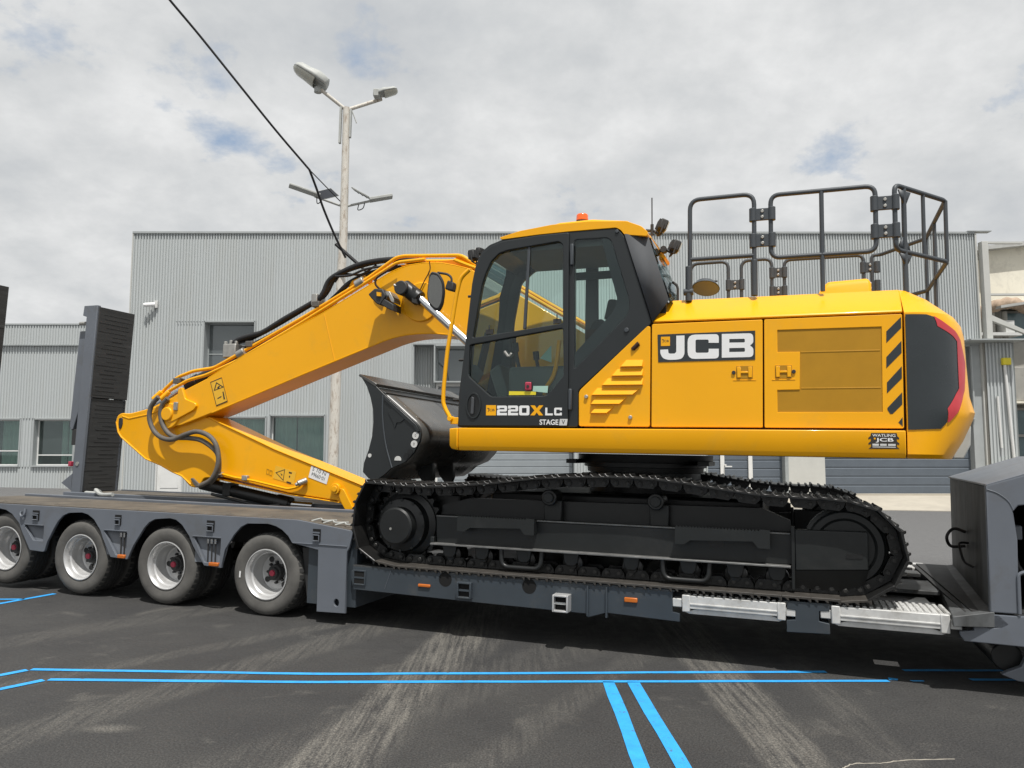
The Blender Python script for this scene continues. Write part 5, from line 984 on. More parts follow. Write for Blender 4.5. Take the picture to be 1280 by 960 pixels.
b = MB(); b.prism_z([(5.9, .9), (5.97, 1.0), (5.97, 1.3), (5.9, 1.3)], 2.60, 2.72); ep('lifting_eye', b, 'yellow', CW, bevel=.01)
b = MB(); b.prism([(5.72, 1.615), (6.03, 1.617), (6.082, 1.733), (6.088, 1.89), (6.00, 1.95), (5.80, 1.70)], 1.15, 1.9); ep('rear_bumper', b, 'lamp_grey', CW, bevel=.01)
# dealer sticker
sk = flat_poly('sticker', [(5.232, 1.792), (5.404, 1.793), (5.408, 1.770), (5.420, 1.757), (5.418, 1.745), (5.404, 1.752), (5.404, 1.732), (5.420, 1.717), (5.418, 1.705), (5.404, 1.712), (5.404, 1.692), (5.420, 1.677), (5.214, 1.675), (5.230, 1.690), (5.230, 1.712), (5.214, 1.705), (5.213, 1.717), (5.230, 1.732), (5.230, 1.752), (5.214, 1.745), (5.213, 1.757), (5.228, 1.770)], .0935, M['print_black'], EX, EB)
etext('print', 'WATLING', 5.240, 1.765, 5.395, 1.785, .0922, 'white', sk, .01); etext('print', 'JCB', 5.262, 1.722, 5.382, 1.756, .0922, 'white', sk, .02)
flat_poly('print', [(5.250, 1.745), (5.262, 1.745), (5.262, 1.757), (5.250, 1.757)], .0917, M['yellow'], sk, EB)
for x0, x1, z0, z1 in ((5.240, 5.283, 1.698, 1.713), (5.292, 5.335, 1.698, 1.713), (5.345, 5.395, 1.698, 1.713), (5.240, 5.395, 1.686, 1.692)):      # the unreadable small lines
    flat_poly('print', [(x0, z0), (x1, z0), (x1, z1), (x0, z1)], .0922, M['white_dull'], sk, EB)

# --- handrails
def rail(name, pts, r=.019, cut=.09, parent=None):
    b = MB(); b.tube(rnd_open(pts, cut, 6), r, 10); return ep(name, b, 'rail_grey', parent)
def hinge(u0_, u1_, z0_, z1_, v):
    t = empty('rail_clamp', Vector(((u0_ + u1_) / 2, v, (z0_ + z1_) / 2)) - Vector(EB), 0, EX); h = (z1_ - z0_) / 2; w = (u1_ - u0_) / 2
    b = MB(); b.box(-w, w, -.012, .012, -h * .9, h * .9); b.build('clamp_plate', M['rail_grey'], t, bevel=.004)
    for x in (-w + .012, w - .012):
        b = MB(); b.cyl((x, 0, -h), (x, 0, h), .030, n=12); b.build('clamp_sleeve', M['rail_grey'], t, bevel=.004)
    for z in (-h * .42, h * .42):
        b = MB(); b.cyl((0, -.022, z), (0, -.010, z), .014, n=8); b.build('bolt', M['zinc'], t, bevel=.003)
vr = .35
rail('handrail', [(3.883, vr, 2.93), (3.883, vr, 3.778), (4.407, vr, 3.782), (4.404, vr, 2.94)])
rail('handrail_bar', [(3.885, vr, 3.259), (4.403, vr, 3.259)], cut=0)
b = MB(); b.cyl((3.872, vr, 2.90), (3.872, vr, 3.20), .028, n=12); ep('rail_socket', b, 'rail_grey', bevel=.004)
b = MB(); b.cyl((4.404, vr, 2.92), (4.404, vr, 3.22), .027, n=12); ep('rail_socket', b, 'rail_grey', bevel=.004)
b = MB(); b.cyl((3.83, vr, 2.98), (3.91, vr, 2.98), .03, n=10); ep('rail_knob', b, 'rail_grey', bevel=.006)
def loop_rail(u0_, u1_, z0_, z1_, v, r=.019, cut=.075):
    b = MB(); b.tube([(p[0], v, p[1]) for p in rnd([(u0_, z0_), (u1_, z0_), (u1_, z1_), (u0_, z1_)], cut, 6)], r, 10, closed=True); return ep('handrail', b, 'rail_grey')
loop_rail(4.537, 5.322, 3.229, 3.757, vr)
rail('handrail_bar', [(4.927, vr, 3.75), (4.927, vr, 2.93)], .018, 0)
hinge(4.384, 4.558, 3.545, 3.657, vr); hinge(4.384, 4.558, 3.322, 3.440, vr); hinge(5.302, 5.478, 3.550, 3.672, vr); hinge(5.302, 5.478, 3.327, 3.445, vr)
T0, T1, T2, T3 = (5.46, .35), (5.90, .87), (5.93, 2.05), (5.58, 2.60)
b = MB(); b.tube(rnd_open([(*T0, 3.45), (*T0, 3.752), (*T1, 3.748), (*T2, 3.748)], .06, 6), .019, 10); ep('handrail', b, 'rail_grey')
b = MB(); b.tube(rnd_open([(*T0, 3.45), (*T0, 3.232), (*T1, 3.232), (*T2, 3.232)], .06, 6), .019, 10); ep('handrail', b, 'rail_grey')
rail('handrail_post', [(5.535, .44, 3.745), (5.535, .44, 2.80)], .020, 0); rail('handrail_post', [(5.70, .635, 3.745), (5.70, .635, 3.235)], .016, 0); rail('handrail_post', [(*T1, 3.745), (*T1, 3.235)], .017, 0)
rail('handrail_post', [(5.915, 1.5, 3.745), (5.915, 1.5, 2.75)], .017, 0); rail('handrail_post', [(*T2, 3.745), (*T2, 2.75)], .017, 0)
for u, v in ((5.535, .44),):
    for z0_, z1_ in ((3.72, 3.62), (3.25, 3.35), (3.21, 3.13)):
        b = MB(); b.add([(u - .05, v - .06, z0_), (u + .05, v + .06, z0_), (u + .012, v + .014, z1_), (u - .012, v - .014, z1_)], [(0, 1, 2, 3)]); o = ep('gusset', b, 'rail_grey', normals=False); q = o.modifiers.new('t', 'SOLIDIFY'); q.thickness = .012
vf = 2.60
b = MB(); b.tube(rnd_open([(*T2, 3.748), (*T3, 3.748), (5.50, vf, 3.748), (5.50, vf, 2.9)], .06, 6), .019, 10); ep('handrail', b, 'rail_grey')
b = MB(); b.tube(rnd_open([(*T2, 3.232), (*T3, 3.232)], .06, 6), .019, 10); ep('handrail', b, 'rail_grey')
loop_rail(4.625, 5.42, 3.229, 3.757, vf)
rail('handrail', [(3.62, vf, 2.93), (3.62, vf, 3.778), (4.035, vf, 3.782), (4.033, vf, 2.94)]); rail('handrail', [(4.173, vf, 2.93), (4.173, vf, 3.778), (4.497, vf, 3.782), (4.495, vf, 2.94)])
hinge(4.02, 4.19, 3.45, 3.57, vf); hinge(4.485, 4.64, 3.56, 3.68, vf); hinge(4.485, 4.64, 3.36, 3.47, vf); hinge(5.40, 5.56, 3.56, 3.68, vf); hinge(5.40, 5.56, 3.36, 3.48, vf)
# rear view mirror beyond the hood
b = MB(); mp_ = [(3.828 + .145 * math.cos(2 * math.pi * k / 28), 2.2 + .20 * math.sin(2 * math.pi * k / 28)) for k in range(28)]
b.sheet([[(u, v, 3.40 - (v - 2.2) * .22) for u, v in mp_], [(3.828 + (u - 3.828) * .8, 2.2 + (v - 2.2) * .8, 3.435 - (v - 2.2) * .22) for u, v in mp_]], close=True); b.f.append(tuple(range(28))); b.f.append(tuple(range(55, 27, -1))); ep('mirror', b, 'rail_grey')
b = MB(); b.sheet([[(3.828 + (u - 3.828) * .93, 2.2 + (v - 2.2) * .93, 3.396 - (v - 2.2) * .22) for u, v in mp_]]); b.f.append(tuple(range(28))); ep('mirror_glass', b, 'trailer_grey')
b = MB(); b.tube(rnd_open([(3.68, 2.2, 3.36), (3.70, 2.2, 3.47), (3.95, 2.2, 3.475)], .04), .010, 8); b2 = b; ep('mirror_arm', b2, 'rail_grey')

# --- boom, arm and their plumbing
VB0, VB1 = 1.28, 1.71
boom = [(-1.889, 2.002), (-2.183, 1.905), (-2.351, 1.850), (-2.470, 1.838), (-2.570, 1.845), (-2.655, 1.90), (-2.690, 1.98), (-2.670, 2.06), (-2.60, 2.13), (-2.50, 2.195), (-2.382, 2.257), (-1.977, 2.425), (-1.461, 2.691), (-0.42, 3.139), (0.19, 3.433), (0.45, 3.565), (0.58, 3.612), (0.708, 3.640), (0.80, 3.651), (0.895, 3.655), (1.00, 3.651), (1.10, 3.642), (1.258, 3.606), (1.471, 3.544), (1.75, 3.40), (2.842, 2.737), (3.209, 2.368), (3.249, 2.131), (3.052, 1.974), (2.809, 1.973), (2.128, 2.385), (1.585, 2.72), (1.40, 2.80), (1.218, 2.846), (1.03, 2.868), (0.848, 2.871), (0.73, 2.865), (0.627, 2.852), (0.530, 2.832), (0.439, 2.808), (-0.603, 2.452)]
b = MB(); b.prism(boom, VB0, VB1); BM = ep('boom', b, 'yellow', bevel=.008)
b = MB(); b.tube(uvz(boom[11:24], VB0 + .006), .008, 6); b.build('weld_edge', M['yellow'], BM, EB)
b = MB(); b.tube(uvz(boom[31:] + boom[:1], VB0 + .004), .009, 6); b.build('weld_edge', M['yellow'], BM, EB)
b = MB(); b.tube([(-.36, VB0 - .0, 3.13), (-.20, VB0 - .0, 2.60)], .005, 6); b.build('weld_seam', M['yellow'], BM, EB)
b = MB(); b.prism(rnd([(-2.609, 1.93), (-2.575, 2.045), (-2.40, 2.147), (-2.40, 2.292), (-2.345, 2.316), (-2.283, 2.171), (-2.126, 2.119), (-2.105, 2.082), (-2.145, 2.034), (-2.433, 1.905), (-2.515, 1.874)], .02), VB0 - .03, VB0 + .01); b.build('hose_bracket', M['yellow'], BM, EB, bevel=.006)
b = MB(); b.cyl((-2.541, VB0 - .055, 1.985), (-2.541, VB0, 1.985), .085, n=28); b.build('pin_boss', M['yellow'], BM, EB, bevel=.012)
b = MB(); b.cyl((-2.541, VB0 - .02, 1.965), (-2.541, VB0 + .03, 1.965), .16, n=32); b.build('pin_collar', M['yellow'], BM, EB, bevel=.012)
b = MB(); b.box(-2.44, -2.38, VB0 - .05, VB0 - .02, 2.03, 2.13); b.build('pin_lock', M['zinc'], BM, EB, bevel=.006)
b = MB(); b.cyl((.88, VB0 - .02, 3.22), (.88, VB0 + .01, 3.22), .22, n=40); b.build('pin_ring', M['yellow'], BM, EB, bevel=.01)
def decal_card(name, c, m, v, parent): return flat_poly(name, c, v, M[m], parent, EB)
dc = decal_card('warning_decal', [(-1.935, 2.374), (-1.768, 2.430), (-1.660, 2.138), (-1.825, 2.082)], 'decal_yellow', VB0 - .004, BM)
def ring(name, pts, w, v, m, parent):      # printed outline
    c = Vector((sum(p[0] for p in pts) / len(pts), sum(p[1] for p in pts) / len(pts))); inner = [tuple(c + (Vector(p) - c) * (1 - w)) for p in pts]
    return place_mesh(poly_mesh(pts, [inner], .001), name, M[m], parent, v, EB)
ring('print', [(-1.935, 2.374), (-1.768, 2.430), (-1.660, 2.138), (-1.825, 2.082)], .07, VB0 - .0052, 'print_black', BM)
ring('print', [(-1.845, 2.372), (-1.725, 2.310), (-1.875, 2.265)], .30, VB0 - .0052, 'print_black', BM)
flat_poly('print', [(-1.83, 2.30), (-1.80, 2.33), (-1.785, 2.32), (-1.805, 2.29)], VB0 - .0052, M['print_black'], BM, EB)
flat_poly('print', [(-1.745, 2.255), (-1.73, 2.258), (-1.70, 2.165), (-1.72, 2.16)], VB0 - .0052, M['print_black'], BM, EB)
flat_poly('print', [(-1.815, 2.178), (-1.755, 2.205), (-1.757, 2.19), (-1.812, 2.166)], VB0 - .0052, M['print_black'], BM, EB)
VA0, VA1 = 1.34, 1.66
arm = rnd([(-3.465, 1.898), (-3.438, 1.972), (-3.374, 2.002), (-3.24, 1.995), (-2.903, 2.064), (-2.683, 2.114), (-2.458, 2.063), (-1.989, 1.941), (-1.006, 1.57), (0.263, 1.164), (0.292, 1.086), (0.153, 1.059), (0.109, 0.920), (-0.019, 0.925), (-0.115, 1.015), (-0.786, 1.08), (-1.468, 1.196), (-1.733, 1.236), (-2.015, 1.215), (-2.055, 1.142), (-2.127, 1.092), (-2.22, 1.108), (-2.35, 1.218), (-2.493, 1.262), (-2.688, 1.343), (-2.932, 1.412), (-3.363, 1.682), (-3.419, 1.745)],
          [.03, .05, .05, .05, .1, .1, .1, .05, .05, .02, .02, .02, .02, .02, .02, .02, .02, .05, .04, .03, .03, .03, .05, .05, .05, .05, .04, .03])
b = MB(); b.prism(arm, VA0, VA1); AR = ep('arm', b, 'yellow', bevel=.010)
b = MB(); b.tube(uvz([(-2.2, 1.13), (-2.35, 1.232), (-2.493, 1.276), (-2.688, 1.357), (-2.932, 1.428), (-3.355, 1.697), (-3.41, 1.76), (-3.45, 1.89)], VA0 + .002), .012, 6); b.build('weld_edge', M['yellow'], AR, EB)
b = MB(); b.tube(uvz([(-3.36, 1.96), (-3.24, 1.93), (-2.9, 1.99), (-2.75, 2.03)], VA0 + .002), .010, 6); b.build('weld_edge', M['yellow'], AR, EB)
b = MB(); b.prism([(-1.98, 1.955), (-1.0, 1.586), (.26, 1.182), (.26, 1.170), (-1.0, 1.572), (-1.98, 1.938)], VA0 - .012, VA1 + .012); b.build('top_plate', M['yellow'], AR, EB, bevel=.004)
b = MB(); b.prism([(-1.9, 1.232), (-.786, 1.070), (-.1, 1.005), (-.1, .992), (-.786, 1.056), (-1.9, 1.218)], VA0 - .010, VA1 + .010); b.build('bottom_plate', M['yellow'], AR, EB, bevel=.004)
b = MB(); b.prism(rnd([(-3.405, 1.93), (-3.375, 1.945), (-3.345, 1.93), (-3.34, 1.86), (-3.36, 1.80), (-3.39, 1.80), (-3.405, 1.85)], .015), VA0 - .012, VA0 + .01); b.build('pin_cap', M['hub_dark'], AR, EB, bevel=.006)
b = MB(); b.prism(rnd([(-2.20, 1.20), (-2.17, 1.215), (-2.06, 1.14), (-2.065, 1.115), (-2.11, 1.10)], .015), VA0 - .02, VA0 + .005); b.build('pin_cap', M['hose_grey'], AR, EB, bevel=.005)
b = MB(); b.cyl((-.139, VA0 - .05, 1.150), (-.139, VA0, 1.150), .062, n=24); b.cyl((-.139, VA0 - .062, 1.150), (-.139, VA0 - .05, 1.150), .036, n=18); o = b.build('link_pin', M['yellow'], AR, EB, bevel=.006)
b = MB(); b.prism(rnd([(-.14, 1.17), (-.04, 1.15), (.10, .93), (-.015, .925), (-.08, 1.03)], .02), VA0 - .025, VA0); b.build('link_lug', M['yellow'], AR, EB, bevel=.006)
d2 = decal_card('warning_decal', [(-0.978, 1.392), (-0.690, 1.323), (-0.717, 1.178), (-1.004, 1.241)], 'decal_yellow', VA0 - .003, AR)
ring('print', [(-.975, 1.31), (-.845, 1.352), (-.860, 1.215)], .20, VA0 - .0042, 'print_black', AR)
flat_poly('print', [(-.905, 1.305), (-.875, 1.285), (-.89, 1.275)], VA0 - .0042, M['print_black'], AR, EB)
for q in ([(-.79, 1.325), (-.745, 1.315), (-.75, 1.30), (-.79, 1.305)], [(-.785, 1.28), (-.77, 1.277), (-.773, 1.255), (-.787, 1.258)], [(-.815, 1.215), (-.75, 1.20), (-.755, 1.182), (-.818, 1.196)]): flat_poly('print', q, VA0 - .0042, M['print_black'], AR, EB)
for x in (-1.10, -1.055): ring('print', [(x, 1.350 - (x + 1.1) * .3), (x + .035, 1.343 - (x + 1.1) * .3), (x + .03, 1.28 - (x + 1.1) * .3), (x - .005, 1.288 - (x + 1.1) * .3)], .25, VA0 - .003, 'yellow_grille', AR)
d3 = decal_card('paper_label', [(-0.488, 1.402), (-0.243, 1.318), (-0.277, 1.195), (-0.522, 1.268)], 'white', VA0 - .004, AR)
for k, (a, c, s) in enumerate((((-.475, 1.372), (-.285, 1.308), 'N 01 S'), ((-.485, 1.318), (-.30, 1.245), '10-09964'))):
    etext('print', s, min(a[0], c[0]), (a[1] + c[1]) / 2 - .022, max(a[0], c[0]), (a[1] + c[1]) / 2 + .022, VA0 - .0056, 'rail_grey', AR, 0, math.pi - .33)
b = MB(); b.tube(rnd_open(uvz([(-1.72, 1.273), (-1.54, 1.238), (-1.25, 1.206), (-.77, 1.126), (-.64, 1.155), (-.57, 1.205)], VA0 - .03), .04), .014, 8); b.build('grease_pipe', M['yellow'], AR, EB)
b = MB(); b.cyl((-.60, VA0 - .09, 1.195), (-.53, VA0 - .02, 1.235), .035, n=10); b.cyl((-.625, VA0 - .1, 1.18), (-.60, VA0 - .09, 1.195), .022, n=8); b.build('pipe_union', M['zinc'], AR, EB, bevel=.006)
for u, z in ((-1.38, 1.235), (-1.75, 1.265)):
    b = MB(); b.box(u - .04, u + .04, VA0 - .05, VA0 - .0, z - .03, z + .03); b.build('pipe_clip', M['zinc'], AR, EB, bevel=.008)
# pipes and hoses
pa = [(-2.791, 2.18), (-2.70, 2.285), (-2.493, 2.445), (-2.249, 2.520), (-1.939, 2.552), (-1.62, 2.695), (-0.673, 3.128), (0.166, 3.540), (0.520, 3.752), (0.62, 3.765), (1.323, 3.722), (1.50, 3.60)]
pb = [(-2.692, 2.180), (-2.609, 2.262), (-2.294, 2.405), (-2.026, 2.462), (-1.582, 2.625), (-0.691, 3.050), (0.099, 3.450), (0.554, 3.690), (.9, 3.70)]
for p, v in ((pa, 1.33), (pb, 1.30), ([(q[0] + .02, q[1] + .01) for q in pa], 1.62)):
    b = MB(); b.tube(rnd_open(uvz(p, v), .06, 5), .021, 10); ep('hydraulic_pipe', b, 'yellow', BM)
for v, o, m_ in ((1.30, .05, 'yellow'), (1.36, .09, 'yellow'), (1.42, .07, 'rubber'), (1.50, .10, 'hose_grey'), (1.58, .06, 'rubber')):
    b = MB(); b.tube(smooth_path(uvz([(1.25, 3.62 + o), (1.75, 3.40 + o), (2.3, 3.07 + o), (2.85, 2.74 + o), (3.15, 2.50 + o), (3.3, 2.3)], v), 4), .020, 8); ep('hydraulic_pipe', b, m_, BM)
b = MB(); b.prism([(.55, 3.675), (1.25, 3.69), (1.47, 3.58), (1.42, 3.55), (.9, 3.665), (.60, 3.64)], 1.36, 1.60); ep('pipe_tray', b, 'yellow', BM, bevel=.006)
for u, z in ((-1.528, 2.722), (0.074, 3.490)):
    b = MB(); b.cyl((u - .05, 1.315, z - .025), (u + .05, 1.315, z + .025), .05, n=14); ep('pipe_clamp', b, 'zinc', BM, bevel=.006)
for u, z in ((-2.487, 2.40), (-.507, 3.27), (-1.42, 2.83)):
    b = MB(); b.box(u - .05, u + .05, 1.30, 1.40, z - .035, z + .035); ep('pipe_clamp', b, 'hose_grey', BM, bevel=.008)
hs1 = [(-2.664, 2.194), (-2.766, 2.083), (-2.787, 1.934), (-2.712, 1.786), (-2.579, 1.694), (-2.406, 1.672), (-2.226, 1.73), (-2.048, 1.772), (-1.88, 1.733), (-1.771, 1.651), (-1.721, 1.557), (-1.699, 1.439), (-1.72, 1.321), (-1.8, 1.2), (-1.958, 1.124)]
hs2 = [(-2.545, 2.178), (-2.632, 2.08), (-2.636, 1.933), (-2.547, 1.786), (-2.401, 1.702), (-2.187, 1.693), (-2.004, 1.671), (-1.836, 1.59), (-1.742, 1.509), (-1.714, 1.392), (-1.726, 1.274), (-1.822, 1.166)]
for h, v in ((hs1, 1.215), (hs2, 1.245)):
    b = MB(); b.tube(smooth_path(uvz(h, v), 5), .029, 12); ep('hydraulic_hose', b, 'hose_grey')
for u, z in ((-2.75, 2.225), (-2.63, 2.225)):
    b = MB(); b.cyl((u - .04, 1.26, z - .06), (u + .05, 1.30, z + .04), .032, n=10); ep('hose_fitting', b, 'yellow', BM, bevel=.005)
b = MB(); b.cyl((-1.70, 1.25, 1.29), (-1.78, 1.28, 1.25), .03, n=10); ep('hose_fitting', b, 'zinc', AR, bevel=.005)
for h, v, r in (([(-1.775, 2.800), (-1.68, 2.90), (-1.45, 2.955), (-1.298, 2.990), (-1.017, 3.130), (-0.578, 3.335), (-0.483, 3.415), (-0.400, 3.571), (-0.211, 3.665), (0.053, 3.740), (0.417, 3.760), (0.824, 3.715)], 1.42, .033),
                ([(-1.827, 2.79), (-1.76, 2.88), (-1.536, 2.935), (-1.191, 3.075), (-0.634, 3.345), (-0.494, 3.441), (-0.391, 3.61), (-0.242, 3.69), (0.163, 3.77), (0.476, 3.765), (.8, 3.70)], 1.5, .030),
                ([(-1.70, 2.80), (-1.30, 2.955), (-.9, 3.13), (-.58, 3.27), (-.4, 3.40), (-.2, 3.56), (.1, 3.66), (.5, 3.70)], 1.55, .03),
                ([(-.30, 3.60), (-.1, 3.60), (.1, 3.66), (.35, 3.68)], 1.38, .014), ([(-.35, 3.55), (-.25, 3.64), (.0, 3.62), (.2, 3.72)], 1.45, .012)):
    b = MB(); b.tube(smooth_path(uvz(h, v), 5), r, 10); ep('hydraulic_hose', b, 'rubber')
b = MB(); b.box(-1.85, -1.66, 1.36, 1.60, 2.68, 2.85); V_ = ep('valve_block', b, 'zinc', bevel=.012)
for u, z in ((-1.84, 2.86), (-1.76, 2.87), (-1.68, 2.86)):
    b = MB(); b.cyl((u, 1.40, z - .03), (u, 1.40, z + .025), .022, n=8); b.build('valve_fitting', M['zinc'], V_, EB, bevel=.003)
b = MB(); b.box(-.62, -.54, 1.38, 1.56, 3.27, 3.41); ep('hose_clamp', b, 'zinc', BM, bevel=.008)
b = MB(); b.tube(uvz([(-.18, 3.42), (-.12, 3.54), (.02, 3.585), (.10, 3.53)], 1.5), .035, 8); ep('hose_guide', b, 'yellow', BM)
# arm cylinder lying along the top of the boom
b = MB(); b.cyl((-3.372, 1.5, 1.915), (-2.35, 1.5, 2.395), .042, n=20); ep('cylinder_rod', b, 'chrome', bevel=.004)
b = MB(); b.cyl((-2.40, 1.5, 2.37), (-.35, 1.5, 3.27), .085, n=24); b.cyl((-2.46, 1.5, 2.343), (-2.30, 1.5, 2.415), .098, n=24); ep('arm_cylinder', b, 'satin_black', bevel=.006)
# bucket cylinder under the arm
b = MB(); b.cyl((-2.18, 1.5, 1.14), (-.98, 1.5, .955), .075, n=24); b.cyl((-1.05, 1.5, .965), (-.86, 1.5, .935), .088, n=20); ep('bucket_cylinder', b, 'satin_black', bevel=.008)
b = MB(); b.tube(uvz([(-1.95, 1.02), (-1.2, .90), (-.95, .935)], 1.42), .018, 8); ep('hydraulic_pipe', b, 'satin_black')
b = MB(); b.cyl((-.88, 1.5, .938), (-.55, 1.5, .93), .045, n=18); ep('cylinder_rod', b, 'chrome')
b = MB(); b.box(-1.80, -1.68, 1.42, 1.58, 1.00, 1.16); ep('cylinder_bracket', b, 'satin_black', bevel=.01)
# boom cylinders either side of the boom
for v in (1.16, 1.83):
    b = MB(); b.cyl((.90, v, 3.25), (1.62, v, 2.63), .045, n=20); ep('cylinder_rod', b, 'chrome')
    b = MB(); b.cyl((.72, v, 3.375), (.92, v, 3.225), .085, n=24); ep('rod_eye', b, 'satin_black', bevel=.012)
    b = MB(); b.cyl((1.55, v, 2.69), (2.6, v, 1.80), .075, n=24); ep('boom_cylinder', b, 'yellow', bevel=.008)
b = MB(); b.cyl((.74, 1.04, 3.34), (.74, 1.30, 3.34), .078, n=24); ep('boom_pin', b, 'hub_dark', bevel=.01)
b = MB(); b.cyl((.66, 1.05, 3.37), (.70, 1.06, 3.36), .018, n=8); ep('grease_nipple', b, 'zinc')
b = MB(); b.prism([(.86, 3.36), (.90, 3.34), (.92, 3.16), (.86, 3.18)], 1.08, 1.24); ep('rod_bracket', b, 'hub_dark', bevel=.006)
b = MB(); b.tube(smooth_path(uvz([(.88, 3.35), (.93, 3.45), (.99, 3.56), (.98, 3.66)], 1.24)), .006, 6); ep('lamp_wire', b, 'gap')
# work light on the boom
wl = empty('work_light', Vector((.5, 1.1, 3.22)) - Vector(EB), 0, EX); WSh = (.5, 1.1, 3.22)
b = MB(); b.prism([(.352, 3.285), (.43, 3.345), (.53, 3.335), (.575, 3.26), (.51, 3.155), (.46, 3.175), (.39, 3.24)], 1.03, 1.20); b.build('lamp_housing', M['hub_dark'], wl, WSh, bevel=.012)
b = MB(); b.prism([(.52, 3.165), (.56, 3.22), (.675, 3.155), (.678, 3.08), (.60, 3.115)], 1.02, 1.20); b.build('lamp_visor', M['hub_dark'], wl, WSh, bevel=.008)
b = MB(); b.prism([(.545, 3.31), (.60, 3.31), (.655, 3.22), (.655, 3.18), (.62, 3.20), (.585, 3.27), (.52, 3.17), (.51, 3.175), (.56, 3.27)], 1.06, 1.22); b.build('lamp_bracket', M['zinc'], wl, WSh, bevel=.004)
b = MB(); b.prism([(.47, 3.30), (.52, 3.29), (.52, 3.25), (.475, 3.255)], 1.01, 1.04); b.build('lamp_badge', M['yellow'], wl, WSh)
b = MB(); b.cyl((.5, 1.2, 3.24), (.5, 1.29, 3.24), .04, n=12); b.build('lamp_mount', M['hub_dark'], wl, WSh)
b = MB(); b.tube(smooth_path(uvz([(.44, 3.34), (.40, 3.37), (.335, 3.43), (.335, 3.49), (.38, 3.53), (.6, 3.64)], 1.22)), .012, 8); b.build('lamp_wire', M['gap'], wl, WSh)

# --- cab
VC, VD = .13, 1.00
cab_out = [(1.858, 1.812), (1.861, 1.913), (1.863, 2.105), (1.916, 2.588), (1.967, 3.124), (2.002, 3.294), (2.052, 3.402), (2.128, 3.463), (2.249, 3.502), (2.596, 3.519), (2.889, 3.524), (3.290, 3.521), (3.324, 3.495), (3.364, 3.446), (3.599, 2.690), (2.974, 2.131), (2.974, 1.820)]
rear = rnd([(2.921, 3.445), (3.216, 3.441), (3.250, 3.41), (3.403, 2.904), (3.404, 2.80), (3.370, 2.742), (2.935, 2.315)], .03)
dopen = [(1.955, 2.08), (1.96, 2.30), (1.985, 2.59), (2.06, 3.09), (2.10, 3.22), (2.16, 3.33), (2.27, 3.41), (2.82, 3.45), (2.86, 3.42), (2.865, 2.07)]
CAB = eplate('cab', rnd(cab_out, .02), [dopen, rear], VC, VC + .07, 'black_paint', bevel=.008)
cf = eplate('cab_far_side', rnd(cab_out, .02), [rnd([(2.02, 2.15), (2.06, 2.9), (2.13, 3.30), (2.28, 3.42), (2.80, 3.44), (2.80, 2.15)], .04), rear], VD, VD + .05, 'black_paint', bevel=.008)
b = MB(); b.prism([(2.02, 2.15), (2.06, 2.9), (2.13, 3.30), (2.28, 3.42), (3.2, 3.44), (3.40, 2.85), (2.9, 2.2)], VD + .02, VD + .026); ep('window_pane', b, 'cabglass', cf)
door_o = [(1.872, 1.822), (1.878, 2.105), (1.925, 2.588), (1.975, 3.111), (2.005, 3.269), (2.065, 3.383), (2.155, 3.446), (2.27, 3.482), (2.596, 3.508), (2.880, 3.512), (2.892, 1.826)]
up_ = rnd([(1.993, 2.615), (2.072, 3.093), (2.109, 3.201), (2.158, 3.303), (2.234, 3.371), (2.322, 3.394), (2.789, 3.437), (2.826, 3.405), (2.835, 2.715)], .02)
lo_ = rnd([(1.969, 2.55), (2.836, 2.671), (2.848, 2.259), (2.698, 2.087), (2.186, 2.084), (1.963, 2.273)], [.02, .02, .02, .03, .03, .03])
DR = eplate('cab_door', rnd(door_o, .02), [up_, lo_], VC - .022, VC + .02, 'black_paint', bevel=.008)
b = MB(); b.prism([(1.98, 2.60), (2.06, 3.10), (2.10, 3.21), (2.15, 3.31), (2.23, 3.385), (2.32, 3.41), (2.80, 3.45), (2.84, 3.41), (2.85, 2.70)], VC + .006, VC + .011); ep('window_pane', b, 'cabglass', DR)
b = MB(); b.prism([(1.955, 2.545), (2.85, 2.685), (2.86, 2.25), (2.70, 2.07), (2.18, 2.07), (1.95, 2.265)], VC + .007, VC + .012); ep('window_pane', b, 'cabglass', DR)
b = MB(); b.prism([(2.905, 3.45), (3.225, 3.452), (3.26, 3.41), (3.415, 2.90), (3.415, 2.79), (3.38, 2.73), (2.92, 2.30)], VC + .004, VC + .010); ep('window_pane', b, 'cabglass', CAB)
b = MB(); b.prism([(3.235, 3.44), (3.26, 3.41), (3.412, 2.90), (3.413, 2.79), (3.38, 2.735), (2.93, 2.31), (2.93, 2.45), (3.25, 2.78), (3.30, 2.86), (3.30, 2.92), (3.16, 3.44)], VC + .012, VC + .016); ep('window_border', b, 'grey_plastic', CAB)
b = MB(); b.prism([(2.500, 3.425), (2.524, 3.425), (2.494, 2.680), (2.468, 2.680)], VC - .01, VC + .014); ep('window_slider', b, 'rail_grey', DR, bevel=.003)
for u, z in ((2.15, 2.665), (2.78, 2.735)):
    b = MB(); b.box(u - .035, u + .035, VC - .008, VC + .006, z - .018, z + .022); b.cyl((u, VC - .012, z + .02), (u, VC - .012, z + .06), .006, n=6); ep('slider_catch', b, 'hub_dark', DR)['kind'] = 'stuff'
for z0, z1 in ((3.217, 3.406), (1.964, 2.146)):
    b = MB(); b.box(2.894, 2.924, VC - .034, VC - .002, z0, z1); ep('hinge', b, 'rail_grey', DR, bevel=.008)
b = MB(); b.lathe([(0, 0), (1, 0)], 0, 0, 4); 
el = lambda a, c, k=28: [(2.022 + a * math.cos(2 * math.pi * i / k), 2.004 + c * math.sin(2 * math.pi * i / k)) for i in range(k)]
place_mesh(poly_mesh(el(.072, .118), [el(.058, .102)], .014, .003), 'handle_rim', M['black_paint'], DR, VC - .026, EB)
b = MB(); b.prism(el(.060, .104), VC - .024, VC - .0225); ep('handle_dish', b, 'satin_black', DR)
